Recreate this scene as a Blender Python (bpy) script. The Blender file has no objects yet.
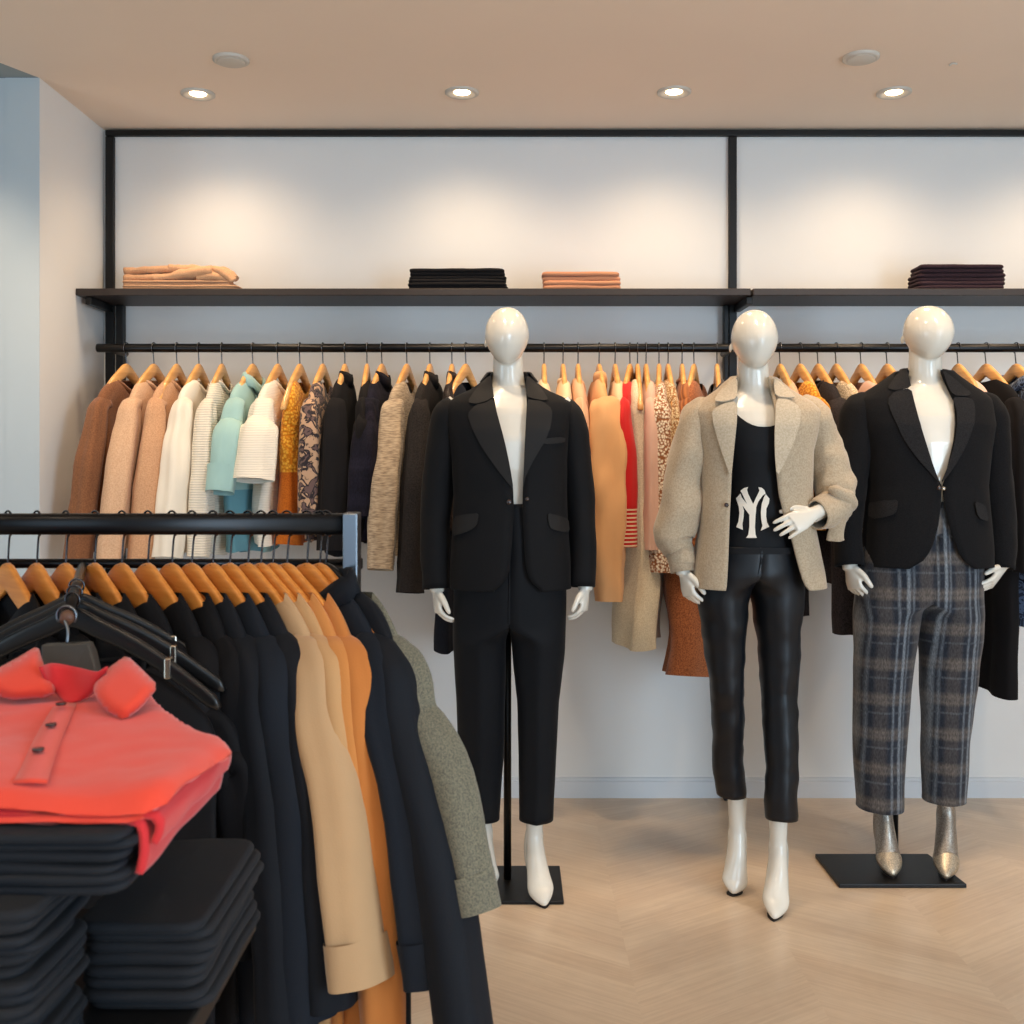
import bpy, bmesh, math, random
import numpy as np
from mathutils import Vector, noise, Matrix
random.seed(7)
PI = math.pi
F, CX, HY, EYE = 1050.0, 512.0, 460.0, 1.375     # focal length in pixels, vanishing point, eye height
COL = bpy.context.scene.collection

def W(px, py, D):
    return ((px - CX) * D / F, D, EYE + (HY - py) * D / F)

def lin(c):
    return tuple(((v / 255.0) / 12.92 if v / 255.0 <= 0.04045 else ((v / 255.0 + 0.055) / 1.055) ** 2.4) for v in c) + (1.0,)

# ------------------------------------------------------------------ materials
class NT:
    def __init__(s, name):
        s.m = bpy.data.materials.new(name); s.m.use_nodes = True
        s.n = s.m.node_tree.nodes; s.l = s.m.node_tree.links
        s.b = s.n['Principled BSDF']
    def node(s, t, **kw):
        n = s.n.new(t)
        for k, v in kw.items():
            if k.startswith('i_'):
                key = k[2:]
                key = int(key) if key.isdigit() else key.replace('_', ' ')
                n.inputs[key].default_value = v
            else: setattr(n, k, v)
        return n
    def link(s, a, ao, b, bi): s.l.new(a.outputs[ao], b.inputs[bi])
    def coord(s, which='Object', scale=(1, 1, 1)):
        t = s.node('ShaderNodeTexCoord'); m = s.node('ShaderNodeMapping')
        m.inputs['Scale'].default_value = scale
        s.link(t, which, m, 'Vector'); return m
    def mix(s, fac, c1, c2, blend='MIX'):
        x = s.node('ShaderNodeMix', data_type='RGBA', blend_type=blend)
        for sock, v in ((0, fac), (6, c1), (7, c2)):
            if isinstance(v, tuple) and hasattr(v[0], 'outputs'): s.l.new(v[0].outputs[v[1]], x.inputs[sock])
            else: x.inputs[sock].default_value = v
        return (x, 2)
    def math(s, op, a, b=0.0):
        x = s.node('ShaderNodeMath', operation=op)
        for sock, v in ((0, a), (1, b)):
            if isinstance(v, tuple): s.l.new(v[0].outputs[v[1]], x.inputs[sock])
            else: x.inputs[sock].default_value = v
        return (x, 0)
    def ramp(s, src, stops):
        r = s.node('ShaderNodeValToRGB'); cr = r.color_ramp
        while len(cr.elements) < len(stops): cr.elements.new(0.5)
        for e, (p, c) in zip(cr.elements, stops): e.position = p; e.color = c
        s.l.new(src[0].outputs[src[1]], r.inputs[0]); return (r, 0)
    def color(s, src): s.l.new(src[0].outputs[src[1]], s.b.inputs['Base Color'])
    def bump(s, src, strength=0.3, dist=0.002):
        b = s.node('ShaderNodeBump'); b.inputs['Strength'].default_value = strength; b.inputs['Distance'].default_value = dist
        s.l.new(src[0].outputs[src[1]], b.inputs['Height']); s.l.new(b.outputs[0], s.b.inputs['Normal'])

def solid(name, col, rough=.5, metal=0., coat=0., spec=.5, emit=0.):
    t = NT(name); t.b.inputs['Base Color'].default_value = lin(col)
    t.b.inputs['Roughness'].default_value = rough; t.b.inputs['Metallic'].default_value = metal
    t.b.inputs['Coat Weight'].default_value = coat; t.b.inputs['Specular IOR Level'].default_value = spec
    m = t.coord(); n = t.node('ShaderNodeTexNoise', i_Scale=14.0); t.link(m, 0, n, 'Vector')
    c = lin(col); d = tuple(v * .88 for v in c[:3]) + (1,)
    t.color(t.mix((n, 0), d, c))
    if emit:
        t.b.inputs['Emission Color'].default_value = lin((255, 224, 180)); t.b.inputs['Emission Strength'].default_value = emit
    return t.m

def fabric(name, col, col2=None, kind='plain', scale=1.0, rough=.9, sheen=.15, col3=None, spec=.25):
    t = NT(name); c = lin(col); c2 = lin(col2) if col2 else tuple(v * .72 for v in c[:3]) + (1,)
    t.b.inputs['Roughness'].default_value = rough
    t.b.inputs['Specular IOR Level'].default_value = spec
    t.b.inputs['Sheen Weight'].default_value = sheen if max(col) > 60 else sheen * .12
    if max(col) <= 60: spec *= .55; t.b.inputs['Specular IOR Level'].default_value = spec
    m = t.coord()
    big = t.node('ShaderNodeTexNoise', i_Scale=7.0, i_Detail=3.0); t.link(m, 0, big, 'Vector')
    fine = t.node('ShaderNodeTexNoise', i_Scale=420.0, i_Detail=2.0); t.link(m, 0, fine, 'Vector')
    h = (fine, 0); bs = .25; bd = .001
    if kind == 'plain':
        t.color(t.mix((big, 0), tuple(v * .86 for v in c[:3]) + (1,), c))
    elif kind == 'tweed':
        n = t.node('ShaderNodeTexNoise', i_Scale=210.0 * scale, i_Detail=3.0, i_Roughness=.7); t.link(m, 0, n, 'Vector')
        t.color(t.ramp((n, 0), [(.36, c2), (.62, c)])); h = (n, 0); bs = .5
    elif kind == 'streak':                      # horizontal slubs
        mm = t.coord(scale=(40, 40, 260)); n = t.node('ShaderNodeTexNoise', i_Scale=scale, i_Detail=3.0); t.link(mm, 0, n, 'Vector')
        t.color(t.ramp((n, 0), [(.35, c2), (.6, c)])); h = (n, 0); bs = .4
    elif kind == 'ribs':
        w = t.node('ShaderNodeTexWave', wave_type='BANDS', bands_direction='Z', i_Scale=22.0 * scale, i_Distortion=.6); t.link(m, 0, w, 'Vector')
        t.color(t.mix((w, 0), tuple(v * .84 for v in c[:3]) + (1,), c)); h = (w, 0); bs = .5; bd = .003
    elif kind == 'stripes':
        w = t.node('ShaderNodeTexWave', wave_type='BANDS', bands_direction='Z', i_Scale=scale); t.link(m, 0, w, 'Vector')
        t.color(t.ramp((w, 0), [(.55, c), (.7, c2)])); h = (w, 0)
    elif kind == 'vribs':
        w = t.node('ShaderNodeTexWave', wave_type='BANDS', bands_direction='DIAGONAL', i_Scale=26.0 * scale, i_Distortion=.8); t.link(m, 0, w, 'Vector')
        t.color(t.mix((w, 0), c2, c)); h = (w, 0); bs = .5; bd = .003
    elif kind == 'knit':
        v = t.node('ShaderNodeTexVoronoi', i_Scale=75.0 * scale); t.link(m, 0, v, 'Vector')
        t.color(t.ramp((v, 0), [(.30, c), (.66, c2)])); h = t.math('MULTIPLY', (v, 0), -1.0); bs = .8; bd = .004
    elif kind == 'floral':
        n = t.node('ShaderNodeTexNoise', i_Scale=17.0 * scale, i_Detail=4.0, i_Distortion=1.5); t.link(m, 0, n, 'Vector')
        t.color(t.ramp((n, 0), [(.46, c), (.49, c2), (.56, c2), (.6, lin(col3 or col))]))
    elif kind == 'sequin':
        v = t.node('ShaderNodeTexVoronoi', i_Scale=150.0 * scale); t.link(m, 0, v, 'Vector')
        t.color(t.mix((v, 'Color'), c2, c)); t.b.inputs['Roughness'].default_value = .35; h = (v, 'Color'); bs = .7
    elif kind == 'plaid':
        sx = t.node('ShaderNodeSeparateXYZ'); t.link(m, 0, sx, 0)
        u = t.math('ADD', (sx, 0), t.math('MULTIPLY', (sx, 1), .2)); vz = (sx, 2)
        P = .116 / scale
        def bands(src, ph):
            f = t.math('FRACT', t.math('ADD', t.math('MULTIPLY', src, 1 / P), ph))
            return f
        bx = bands(u, .15); bz = bands(vz, .4)
        white = (1, 1, 1, 1); blk = (0, 0, 0, 1)
        wx = t.ramp(bx, [(.0, blk), (.30, blk), (.40, (.5, .5, .5, 1)), (.62, (.5, .5, .5, 1)), (.72, blk)])
        wz = t.ramp(bz, [(.0, blk), (.30, blk), (.42, (.95, .95, .95, 1)), (.50, (.6, .6, .6, 1)), (.58, (1, 1, 1, 1)), (.74, blk)])
        lx = t.ramp(bx, [(.0, blk), (.05, white), (.09, white), (.14, blk), (.2, (.6, .6, .6, 1)), (.25, blk), (.78, blk), (.84, (.8, .8, .8, 1)), (.90, blk)])
        lz = t.ramp(bz, [(.08, blk), (.11, white), (.14, white), (.17, blk)])
        a = t.mix((wx), lin(col2 or col), c)
        b = t.mix((wz), lin(col2 or col), c)
        ab = t.mix(.5, a, b)
        li = t.math('MULTIPLY', t.math('MAXIMUM', lx, t.math('MULTIPLY', lz, .25)), .36)
        out = t.mix(li, ab, lin(col3 or (220, 220, 220)))
        n = t.node('ShaderNodeTexNoise', i_Scale=1.0, i_Detail=2.0); mm = t.coord(scale=(260, 260, 90)); t.link(mm, 0, n, 'Vector')
        out = t.mix(.75, out, t.ramp((n, 0), [(.3, (.25, .25, .25, 1)), (.7, (1, 1, 1, 1))]), 'MULTIPLY')
        t.color(out)
    t.bump(h, bs, bd)
    return t.m

M = {}
M['black_metal'] = solid('black_metal', (13, 12, 12), .45, .3)
M['rail_black'] = solid('rail_black', (20, 19, 20), .3, .6)
M['chrome'] = solid('chrome', (120, 126, 132), .32, 1.0)
M['wire'] = solid('hook_steel', (90, 92, 96), .25, 1.0)
M['shelf'] = solid('shelf_board', (42, 31, 26), .5)
M['gloss_white'] = solid('mannequin_gloss', (232, 226, 212), .22, 0, .4)
M['black_plastic'] = solid('black_plastic', (20, 20, 21), .3)
M['grey_plastic'] = solid('grey_plastic', (52, 50, 46), .45)
M['button'] = solid('button_dark', (48, 30, 26), .25, 0, .6)
M['white_plastic'] = solid('white_plastic', (205, 198, 186), .5)
M['bulb'] = solid('bulb', (255, 240, 215), .4, emit=14.)
M['table'] = solid('table_black', (9, 9, 10), .5)
M['sole'] = solid('sole_dark', (30, 24, 22), .6)
M['silver_clip'] = solid('silver_clip', (200, 190, 175), .25, 1.0)

def wood_hanger_mat(name, c1, c2):
    t = NT(name); m = t.coord(scale=(6, 40, 90)); n = t.node('ShaderNodeTexNoise', i_Scale=1.0, i_Detail=4.0, i_Distortion=.4)
    t.link(m, 0, n, 'Vector'); t.color(t.ramp((n, 0), [(.3, lin(c2)), (.7, lin(c1))]))
    t.b.inputs['Roughness'].default_value = .38; t.b.inputs['Coat Weight'].default_value = .25
    return t.m
M['wood_light'] = wood_hanger_mat('pale_hanger_wood', (232, 178, 108), (205, 146, 82))
M['wood_orange'] = wood_hanger_mat('orange_hanger_wood', (240, 160, 76), (216, 132, 54))

def wall_mat(name, col, sc=3.0):
    t = NT(name); m = t.coord('Object'); n = t.node('ShaderNodeTexNoise', i_Scale=sc, i_Detail=3.0); t.link(m, 0, n, 'Vector')
    c = lin(col); t.color(t.mix((n, 0), tuple(v * .95 for v in c[:3]) + (1,), c))
    t.b.inputs['Roughness'].default_value = .75; t.b.inputs['Specular IOR Level'].default_value = .25
    f = t.node('ShaderNodeTexNoise', i_Scale=180.0); t.link(m, 0, f, 'Vector'); t.bump((f, 0), .06, .001)
    return t.m
M['wall'] = wall_mat('wall_paint', (228, 226, 222))
M['ceil'] = wall_mat('ceiling_paint', (236, 217, 198))
M['ceil_shade'] = wall_mat('shaded_ceiling_paint', (150, 158, 158))  # bluish shade on the ceiling, put into the colour
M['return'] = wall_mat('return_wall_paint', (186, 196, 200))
M['base'] = wall_mat('baseboard_paint', (214, 216, 218))

def floor_mat():
    t = NT('chevron_oak')
    at = t.node('ShaderNodeAttribute', attribute_name='plank'); m = t.coord(scale=(1, 1, 1))
    n = t.node('ShaderNodeTexNoise', i_Scale=9.0, i_Detail=6.0, i_Roughness=.65, i_Distortion=1.2); t.link(m, 0, n, 'Vector')
    uv = t.node('ShaderNodeUVMap'); mp = t.node('ShaderNodeMapping'); mp.inputs['Scale'].default_value = (5, 70, 1); t.link(uv, 0, mp, 'Vector')
    g = t.node('ShaderNodeTexNoise', i_Scale=1.0, i_Detail=5.0, i_Distortion=.6); t.link(mp, 0, g, 'Vector')
    base = t.ramp((at, 'Fac'), [(0., lin((212, 188, 162))), (1., lin((220, 198, 172)))])
    gr = t.ramp((g, 0), [(.35, (.90, .88, .86, 1)), (.62, (1, 1, 1, 1))])
    o = t.mix(1., base, gr, 'MULTIPLY'); t.color(t.mix(.3, o, t.ramp((n, 0), [(.3, (.8, .77, .74, 1)), (.7, (1, 1, 1, 1))]), 'MULTIPLY'))
    t.b.inputs['Roughness'].default_value = .28
    t.bump((g, 0), .06, .001); return t.m
M['floor'] = floor_mat()

# ------------------------------------------------------------------ mesh helpers
def cr(pts, n):
    """catmull-rom resampling of rows (any number of columns)"""
    P = np.array(pts, float); k = len(P)
    if k < 3:
        return np.array([P[0] + (P[-1] - P[0]) * t for t in np.linspace(0, 1, n)])
    Q = np.vstack([2 * P[0] - P[1], P, 2 * P[-1] - P[-2]])
    out = []
    for t in np.linspace(0, k - 1, n):
        i = min(int(t), k - 2); f = t - i
        a, b, c, d = Q[i], Q[i + 1], Q[i + 2], Q[i + 3]
        out.append(.5 * ((2 * b) + (c - a) * f + (2 * a - 5 * b + 4 * c - d) * f * f + (3 * b - a - 3 * c + d) * f ** 3))
    return np.array(out)

def rows_at(rows, key, v):
    """interpolate the other columns of rows against column 'key'"""
    R = np.array(rows, float); R = R[np.argsort(R[:, key])]
    return np.array([np.interp(v, R[:, key], R[:, j]) for j in range(R.shape[1])]).T

def smooth_rows(A, it=3):
    A = A.copy()
    for _ in range(it):
        B = A.copy(); B[1:-1] = .25 * A[:-2] + .5 * A[1:-1] + .25 * A[2:]; A = B
    return A

class MB:
    def __init__(s): s.v = []; s.f = []
    def add(s, vs, fs):
        o = len(s.v); s.v += [tuple(map(float, p)) for p in vs]; s.f += [tuple(i + o for i in f) for f in fs]; return s
    def loft(s, rings, closed=True, cap0=False, cap1=False):
        n = len(rings[0]); o = len(s.v)
        for r in rings: s.v += [tuple(map(float, p)) for p in r]
        for i in range(len(rings) - 1):
            for j in range(n if closed else n - 1):
                a = o + i * n + j; b = o + i * n + (j + 1) % n
                s.f.append((a, b, b + n, a + n))
        for flag, i in ((cap0, 0), (cap1, len(rings) - 1)):
            if flag:
                c = np.mean(np.array(rings[i], float), axis=0); s.v.append(tuple(c)); k = len(s.v) - 1
                for j in range(n):
                    a = o + i * n + j; b = o + i * n + (j + 1) % n
                    s.f.append((b, a, k) if i == 0 else (a, b, k))
        return s
    def tube(s, path, r1, r2=None, n=12, ref=(1, 0, 0), cap=True, e=2.0, flute=None):
        P = np.array(path, float); k = len(P)
        r1 = np.full(k, r1) if np.isscalar(r1) else np.array(r1, float)
        r2 = r1 if r2 is None else (np.full(k, r2) if np.isscalar(r2) else np.array(r2, float))
        T = np.gradient(P, axis=0); T /= (np.linalg.norm(T, axis=1)[:, None] + 1e-9)
        ref = np.array(ref, float); rings = []
        A = ref - T[0] * ref.dot(T[0])
        if np.linalg.norm(A) < .1: A = np.cross(T[0], (.3, .9, .2))
        A /= np.linalg.norm(A)
        for i in range(k):
            A = A - T[i] * A.dot(T[i]); A /= (np.linalg.norm(A) + 1e-9)
            B = np.cross(T[i], A); ring = []
            for j in range(n):
                t = 2 * PI * j / n; c, q = math.cos(t), math.sin(t)
                c = math.copysign(abs(c) ** (2 / e), c); q = math.copysign(abs(q) ** (2 / e), q)
                k_ = 1 + flute[0] * min(1, i / (.3 * k)) * (math.sin(flute[1] * t + flute[2] + 1.3 * i / k) + .6 * math.sin((flute[1] + 2) * t + flute[2] * 2 - 1.7 * i / k)) if flute else 1
                ring.append(P[i] + (A * c * r1[i] + B * q * r2[i]) * k_)
            rings.append(ring)
        return s.loft(rings, True, bool(cap), cap is True)
    def box(s, lo, hi):
        (a, b, c), (d, e, f) = lo, hi
        vs = [(a, b, c), (d, b, c), (d, e, c), (a, e, c), (a, b, f), (d, b, f), (d, e, f), (a, e, f)]
        return s.add(vs, [(0, 3, 2, 1), (4, 5, 6, 7), (0, 1, 5, 4), (1, 2, 6, 5), (2, 3, 7, 6), (3, 0, 4, 7)])
    def ball(s, c, r, n=14):
        rx, ry, rz = (r, r, r) if np.isscalar(r) else r
        rings = []
        for i in range(1, n):
            t = PI * i / n
            rings.append([(c[0] + rx * math.sin(t) * math.cos(2 * PI * j / (n + 4)), c[1] + ry * math.sin(t) * math.sin(2 * PI * j / (n + 4)), c[2] - rz * math.cos(t)) for j in range(n + 4)])
        return s.loft(rings, True, True, True)
    def disc(s, c, r, h, n=24, axis='z'):
        def p(rr, t, d):
            q = (rr * math.cos(t), rr * math.sin(t), d)
            if axis == 'y': q = (q[0], q[2], q[1])
            return (c[0] + q[0], c[1] + q[1], c[2] + q[2])
        rs = [[p(rr, 2 * PI * j / n, d) for j in range(n)] for rr, d in ((r * .93, 0), (r, h * .25), (r, h * .75), (r * .93, h))]
        return s.loft(rs, True, True, True)

def build(name, mb, mat, parent=None, smooth=True, wr=None, solidify=0, subsurf=0, bevel=0, auto=None, loc=None, split=False):
    me = bpy.data.meshes.new(name); me.from_pydata(mb.v, [], mb.f)
    bm = bmesh.new(); bm.from_mesh(me); bmesh.ops.remove_doubles(bm, verts=bm.verts, dist=1e-5)
    bmesh.ops.recalc_face_normals(bm, faces=bm.faces); bm.to_mesh(me); bm.free()
    if wr:
        amp, fr, seed = wr; fr = (fr,) * 3 if np.isscalar(fr) else fr
        off = Vector((seed * 3.7, seed * 1.3, seed * 2.1))
        nn = [v.normal.copy() for v in me.vertices]
        for v, nr in zip(me.vertices, nn):
            q = Vector((v.co.x * fr[0], v.co.y * fr[1], v.co.z * fr[2])) + off
            v.co += nr * (amp * (noise.noise(q) + .5 * noise.noise(q * 2.1)))
    if solidify:
        me.update(); c = sum((v.co for v in me.vertices), Vector()) / max(1, len(me.vertices))
        if sum(p.area * p.normal.dot(p.center - c) for p in me.polygons) < 0: me.flip_normals()
    me.materials.append(mat)
    if smooth: me.polygons.foreach_set('use_smooth', [True] * len(me.polygons))
    o = bpy.data.objects.new(name, me); COL.objects.link(o)
    if loc: o.location = loc
    if parent: o.parent = parent
    if bevel:
        b = o.modifiers.new('Bevel', 'BEVEL'); b.width = bevel; b.segments = 2; b.limit_method = 'ANGLE'; b.harden_normals = False
    if solidify:
        d = o.modifiers.new('Solidify', 'SOLIDIFY'); d.thickness = abs(solidify); d.offset = -1 if solidify > 0 else 1
    if split:
        d = o.modifiers.new('EdgeSplit', 'EDGE_SPLIT'); d.split_angle = math.radians(40)
    if subsurf:
        d = o.modifiers.new('Subsurf', 'SUBSURF'); d.levels = subsurf; d.render_levels = subsurf
    return o

def empty(name, loc, rz=0.):
    o = bpy.data.objects.new(name, None); COL.objects.link(o); o.location = loc; o.rotation_euler = (0, 0, rz); o.empty_display_size = .05
    return o

def tag(o, label, cat, group=None):
    o['label'] = label; o['category'] = cat
    if group: o['group'] = group
    return o

def struct(o): o['kind'] = 'structure'; return o

def copy_tree(o, parent=None):
    c = o.copy(); COL.objects.link(c)
    if parent: c.parent = parent
    for ch in list(o.children): copy_tree(ch, c)
    return c

def patch(poly, step=.012):
    """fine triangulated 2-D polygon: returns verts (x,z) and faces"""
    bm = bmesh.new()
    vs = [bm.verts.new((p[0], 0, p[1])) for p in poly]
    bm.faces.new(vs)
    xs = [p[0] for p in poly]; zs = [p[1] for p in poly]
    for lo, hi, nrm, ax in ((min(xs), max(xs), (1, 0, 0), 0), (min(zs), max(zs), (0, 0, 1), 2)):
        v = lo + step
        while v < hi:
            co = [0, 0, 0]; co[ax] = v
            bmesh.ops.bisect_plane(bm, geom=bm.verts[:] + bm.edges[:] + bm.faces[:], plane_co=co, plane_no=nrm, dist=1e-6); v += step
    bmesh.ops.triangulate(bm, faces=[f for f in bm.faces if len(f.verts) > 4])
    bm.verts.index_update()
    V = [(v.co.x, v.co.z) for v in bm.verts]; Fc = [tuple(v.index for v in f.verts) for f in bm.faces]; bm.free()
    return V, Fc

def spline_poly(pts, sub=4):
    """closed outline: points given as (x,y) stay corners if marked by a third value, else are rounded"""
    return [tuple(p[:2]) for p in pts]

def edge_dist(p, poly):
    d = 1e9
    for i in range(len(poly)):
        a = poly[i]; b = poly[(i + 1) % len(poly)]
        ax, ay = a; bx, by = b; dx, dy = bx - ax, by - ay; L = dx * dx + dy * dy
        t = max(0, min(1, ((p[0] - ax) * dx + (p[1] - ay) * dy) / L)) if L else 0
        d = min(d, math.hypot(p[0] - ax - t * dx, p[1] - ay - t * dy))
    return d

def slab_poly(mb, poly, z0, t, seed=0, r=None, step=.016, wav=.003, zoff=None):
    """a soft folded-cloth slab over a ground polygon: rounded rim, gentle waves"""
    r = r or t * .5
    # rounded rim needs fine rows near the edge: inset rings
    V, Fc = patch(poly, step)
    top = []; bot = []
    cxm = sum(p[0] for p in poly) / len(poly); cym = sum(p[1] for p in poly) / len(poly)
    rim = [edge_dist(p, poly) for p in V]
    for (x, y), d in zip(V, rim):
        w = wav * noise.noise(Vector((x * 9 + seed, y * 9, seed * 1.7)))
        zz = z0 + t * .5 + (zoff(x, y) if zoff else 0)
        k = min(1, d / r); e = math.sqrt(max(0, 1 - (1 - k) ** 2))
        bul = t * .5 * e
        top.append((x, y, zz + bul + w * e)); bot.append((x, y, zz - bul + w * .3 * e))
    n = len(V)
    mb.add(top + bot, [f for f in Fc] + [tuple(i + n for i in reversed(f)) for f in Fc])
    return mb

def rrect(x0, y0, x1, y1, r, n=4):
    P = []
    for cx_, cy_, a0 in ((x1 - r, y0 + r, -90), (x1 - r, y1 - r, 0), (x0 + r, y1 - r, 90), (x0 + r, y0 + r, 180)):
        for i in range(n + 1):
            a = math.radians(a0 + 90 * i / n); P.append((cx_ + r * math.cos(a), cy_ + r * math.sin(a)))
    return P

def fold_slab(mb, x0, y0, x1, y1, z0, t, seed=0, wav=.003, zoff=None, skew=0.):
    """rounded rectangular slab with a properly round rim (nested rings)"""
    r = min(.02, (x1 - x0) * .2)
    base = rrect(x0, y0, x1, y1, r, 4)
    # densify
    P = []
    for i in range(len(base)):
        a = np.array(base[i]); b = np.array(base[(i + 1) % len(base)]); k = max(1, int(np.linalg.norm(b - a) / .015))
        for j in range(k): P.append(a + (b - a) * j / k)
    P = np.array(P); c = np.array([(x0 + x1) / 2, (y0 + y1) / 2]); rings = []
    hx, hy = (x1 - x0) / 2, (y1 - y0) / 2
    def ring(ins, zz, tw):
        out = []
        for p in P:
            q = c + (p - c) * np.array([max(0.02, (hx - ins) / hx), max(0.02, (hy - ins) / hy)])
            jx = .003 * noise.noise(Vector((q[0] * 12, q[1] * 12, seed)))
            w = wav * noise.noise(Vector((q[0] * 10 + seed, q[1] * 10, seed * 1.7)))
            out.append((q[0] + jx, q[1] + jx * .7, z0 + zz + w * tw + (zoff(q[0], q[1]) if zoff else 0)))
        return out
    m = min(hx, hy)
    ins_b = [m * .96, m * .6, m * .3, t * .9, t * .45]
    for ins in ins_b: rings.append(ring(ins, 0.0 + t * .02, .3))
    for a in (-70, -45, -20, 0, 20, 45, 70):
        A = math.radians(a); rings.append(ring(t * .45 * (1 - math.cos(A)), t * .5 + t * .5 * math.sin(A), .3 + .7 * (a + 70) / 140))
    for ins in reversed(ins_b): rings.append(ring(ins, t, 1.0))
    return mb.loft(rings, True, True, True)
# ------------------------------------------------------------------ room
DW = 4.284; XL = -1.664; DC = 3.70; ZC = EYE + 330 * DW / F; XR = 3.3
def slab(name, lo, hi, mat, bev=0):
    return struct(build(name, MB().box(lo, hi), mat, smooth=False, bevel=bev))
slab('wall_back', (XL - .1, DW, -.05), (XR + .1, DW + .12, ZC + .05), M['wall'])
slab('wall_side', (XL - .12, DC, -.0), (XL, DW, ZC), M['wall'])
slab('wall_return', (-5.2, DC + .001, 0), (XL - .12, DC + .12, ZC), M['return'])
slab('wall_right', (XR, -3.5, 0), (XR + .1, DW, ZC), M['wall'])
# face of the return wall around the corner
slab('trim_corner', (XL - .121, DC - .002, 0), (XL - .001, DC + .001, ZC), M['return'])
cm = MB()
# warm ceiling of the bay and the painted bluish shade beside it, meeting on a slanted edge
q0 = (XL - .002, DC); q1 = (-1.735, 3.56); dq = ((q1[0] - q0[0]) / (q1[1] - q0[1]))
qe = (q0[0] + dq * (-3.5 - DC), -3.5)
cm.add([(q0[0], DC, ZC), (q0[0], DW + .1, ZC), (XR + .1, DW + .1, ZC), (XR + .1, -3.5, ZC), (qe[0], -3.5, ZC)], [(0, 1, 2, 3, 4)])
cm.add([(q0[0], DC, ZC + .06), (q0[0], DW + .1, ZC + .06), (XR + .1, DW + .1, ZC + .06), (XR + .1, -3.5, ZC + .06), (qe[0], -3.5, ZC + .06)], [(0, 4, 3, 2, 1)])
struct(build('ceiling', cm, M['ceil'], smooth=False))
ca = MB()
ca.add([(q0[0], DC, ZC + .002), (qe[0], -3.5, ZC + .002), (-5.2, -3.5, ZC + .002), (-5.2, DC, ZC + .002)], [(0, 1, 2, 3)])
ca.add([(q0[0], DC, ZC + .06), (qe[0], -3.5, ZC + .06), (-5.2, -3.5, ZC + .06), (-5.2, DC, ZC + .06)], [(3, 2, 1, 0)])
struct(build('ceiling_shaded', ca, M['ceil_shade'], smooth=False))

# chevron floor, one mesh: planks at 45 degrees in columns running away from the lens
def make_floor():
    V = []; Fc = []; val = []; UV = []
    cw, pw = .46, .092; x0, x1, y0, y1 = -5.2, XR + .1, -3.5, DW
    rnd = random.Random(3); k = 0; x = x0
    off = .0
    while x < x1:
        s = 1 if k % 2 == 0 else -1
        y = y0 - cw
        while y < y1 + cw:
            sl = s * cw * .62
            a = [(x, y), (x + cw, y + sl), (x + cw, y + sl + pw), (x, y + pw)]
            a = [(p, max(y0, min(y1, q))) for p, q in a]
            if abs(a[0][1] - a[3][1]) + abs(a[1][1] - a[2][1]) > 1e-4:
                o = len(V); V += [(p, q, 0) for p, q in a]; Fc.append((o, o + 1, o + 2, o + 3)); val.append(rnd.random())
                u0 = rnd.random() * 20; UV += [(u0, u0), (u0 + cw, u0), (u0 + cw, u0 + pw), (u0, u0 + pw)]
            y += pw
        x += cw; k += 1
    me = bpy.data.meshes.new('floor'); me.from_pydata(V, [], Fc)
    at = me.attributes.new('plank', 'FLOAT', 'FACE'); at.data.foreach_set('value', val)
    uv = me.uv_layers.new(name='UVMap')
    for i, l in enumerate(me.loops): uv.data[i].uv = UV[l.vertex_index]
    me.materials.append(M['floor']); o = bpy.data.objects.new('floor', me); COL.objects.link(o); struct(o)
make_floor()

def baseboard(name, lo, hi, nrm):
    m = MB(); (a, b), (c, d) = lo, hi; t = .014; tx, ty = nrm[0], nrm[1]
    prof = [(0, 0), (t, 0), (t, .066), (t * .55, .069), (t * .55, .078), (0, .081)]
    r = [[(a + tx * p, b + ty * p, z) for p, z in prof], [(c + tx * p, d + ty * p, z) for p, z in prof]]
    m.loft(r, True, True, True); return struct(build(name, m, M['base'], smooth=False))
baseboard('baseboard_back', (XL, DW), (XR, DW), (0, -1))
baseboard('baseboard_side', (XL, DC), (XL, DW), (1, 0))

# ------------------------------------------------------------------ shelving frame, shelves, rails
DS = 4.0; ZS0 = EYE + (460 - 295.5) * DS / F; ZS1 = EYE + (460 - 288.3) * DS / F
fr = empty('shelving_frame', (0, DW, 0)); tag(fr, 'black metal frame of posts and top bar fixed to the back wall', 'frame')
def fbox(name, x0, x1, z0, z1, y0=-.024, y1=-.002):
    return build(name, MB().box((x0, y0, z0), (x1, y1, z1)), M['black_metal'], fr, smooth=False, bevel=.003)
s = 4.26 / F
px0, px1 = (105 - CX) * s, (113.5 - CX) * s
mx0, mx1 = (729 - CX) * s, (737 - CX) * s
ztop = ZC - .006
fbox('top_bar', px0, 3.2, ztop - .024, ztop)
fbox('post', px0, px1, 0, ztop - .026)
fbox('post', mx0, mx1, 0, ztop - .026)
fbox('post', 3.15, 3.2, 0, ztop - .026)
fbox('inner_post', (118 - CX) * s, (125 - CX) * s, 0, ZS0 - .001, -.05, -.012)
fbox('inner_post', (723 - CX) * s, (727.5 - CX) * s, 0, ZS0 - .001, -.05, -.012)
def bracket(x):
    return build('bracket', MB().box((x - .012, -.26, ZS0 - .03), (x + .012, -.045, ZS0 - .001)), M['black_metal'], fr, smooth=False, bevel=.003)
bracket((px0 + px1) / 2 + .01); bracket(mx0 + .03)
def shelf(x0, x1, label):
    o = build('wall_shelf', MB().box((x0, -.0, 0), (x1, DW - DS - .002, ZS1 - ZS0)), M['shelf'], smooth=False, bevel=.003, loc=(0, DS, ZS0))
    return tag(o, label, 'shelf', 'dark wall shelves')
shelf(XL + .001, (751 - CX) * DS / F, 'long dark shelf carrying the tan, black and rose folded stacks')
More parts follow.
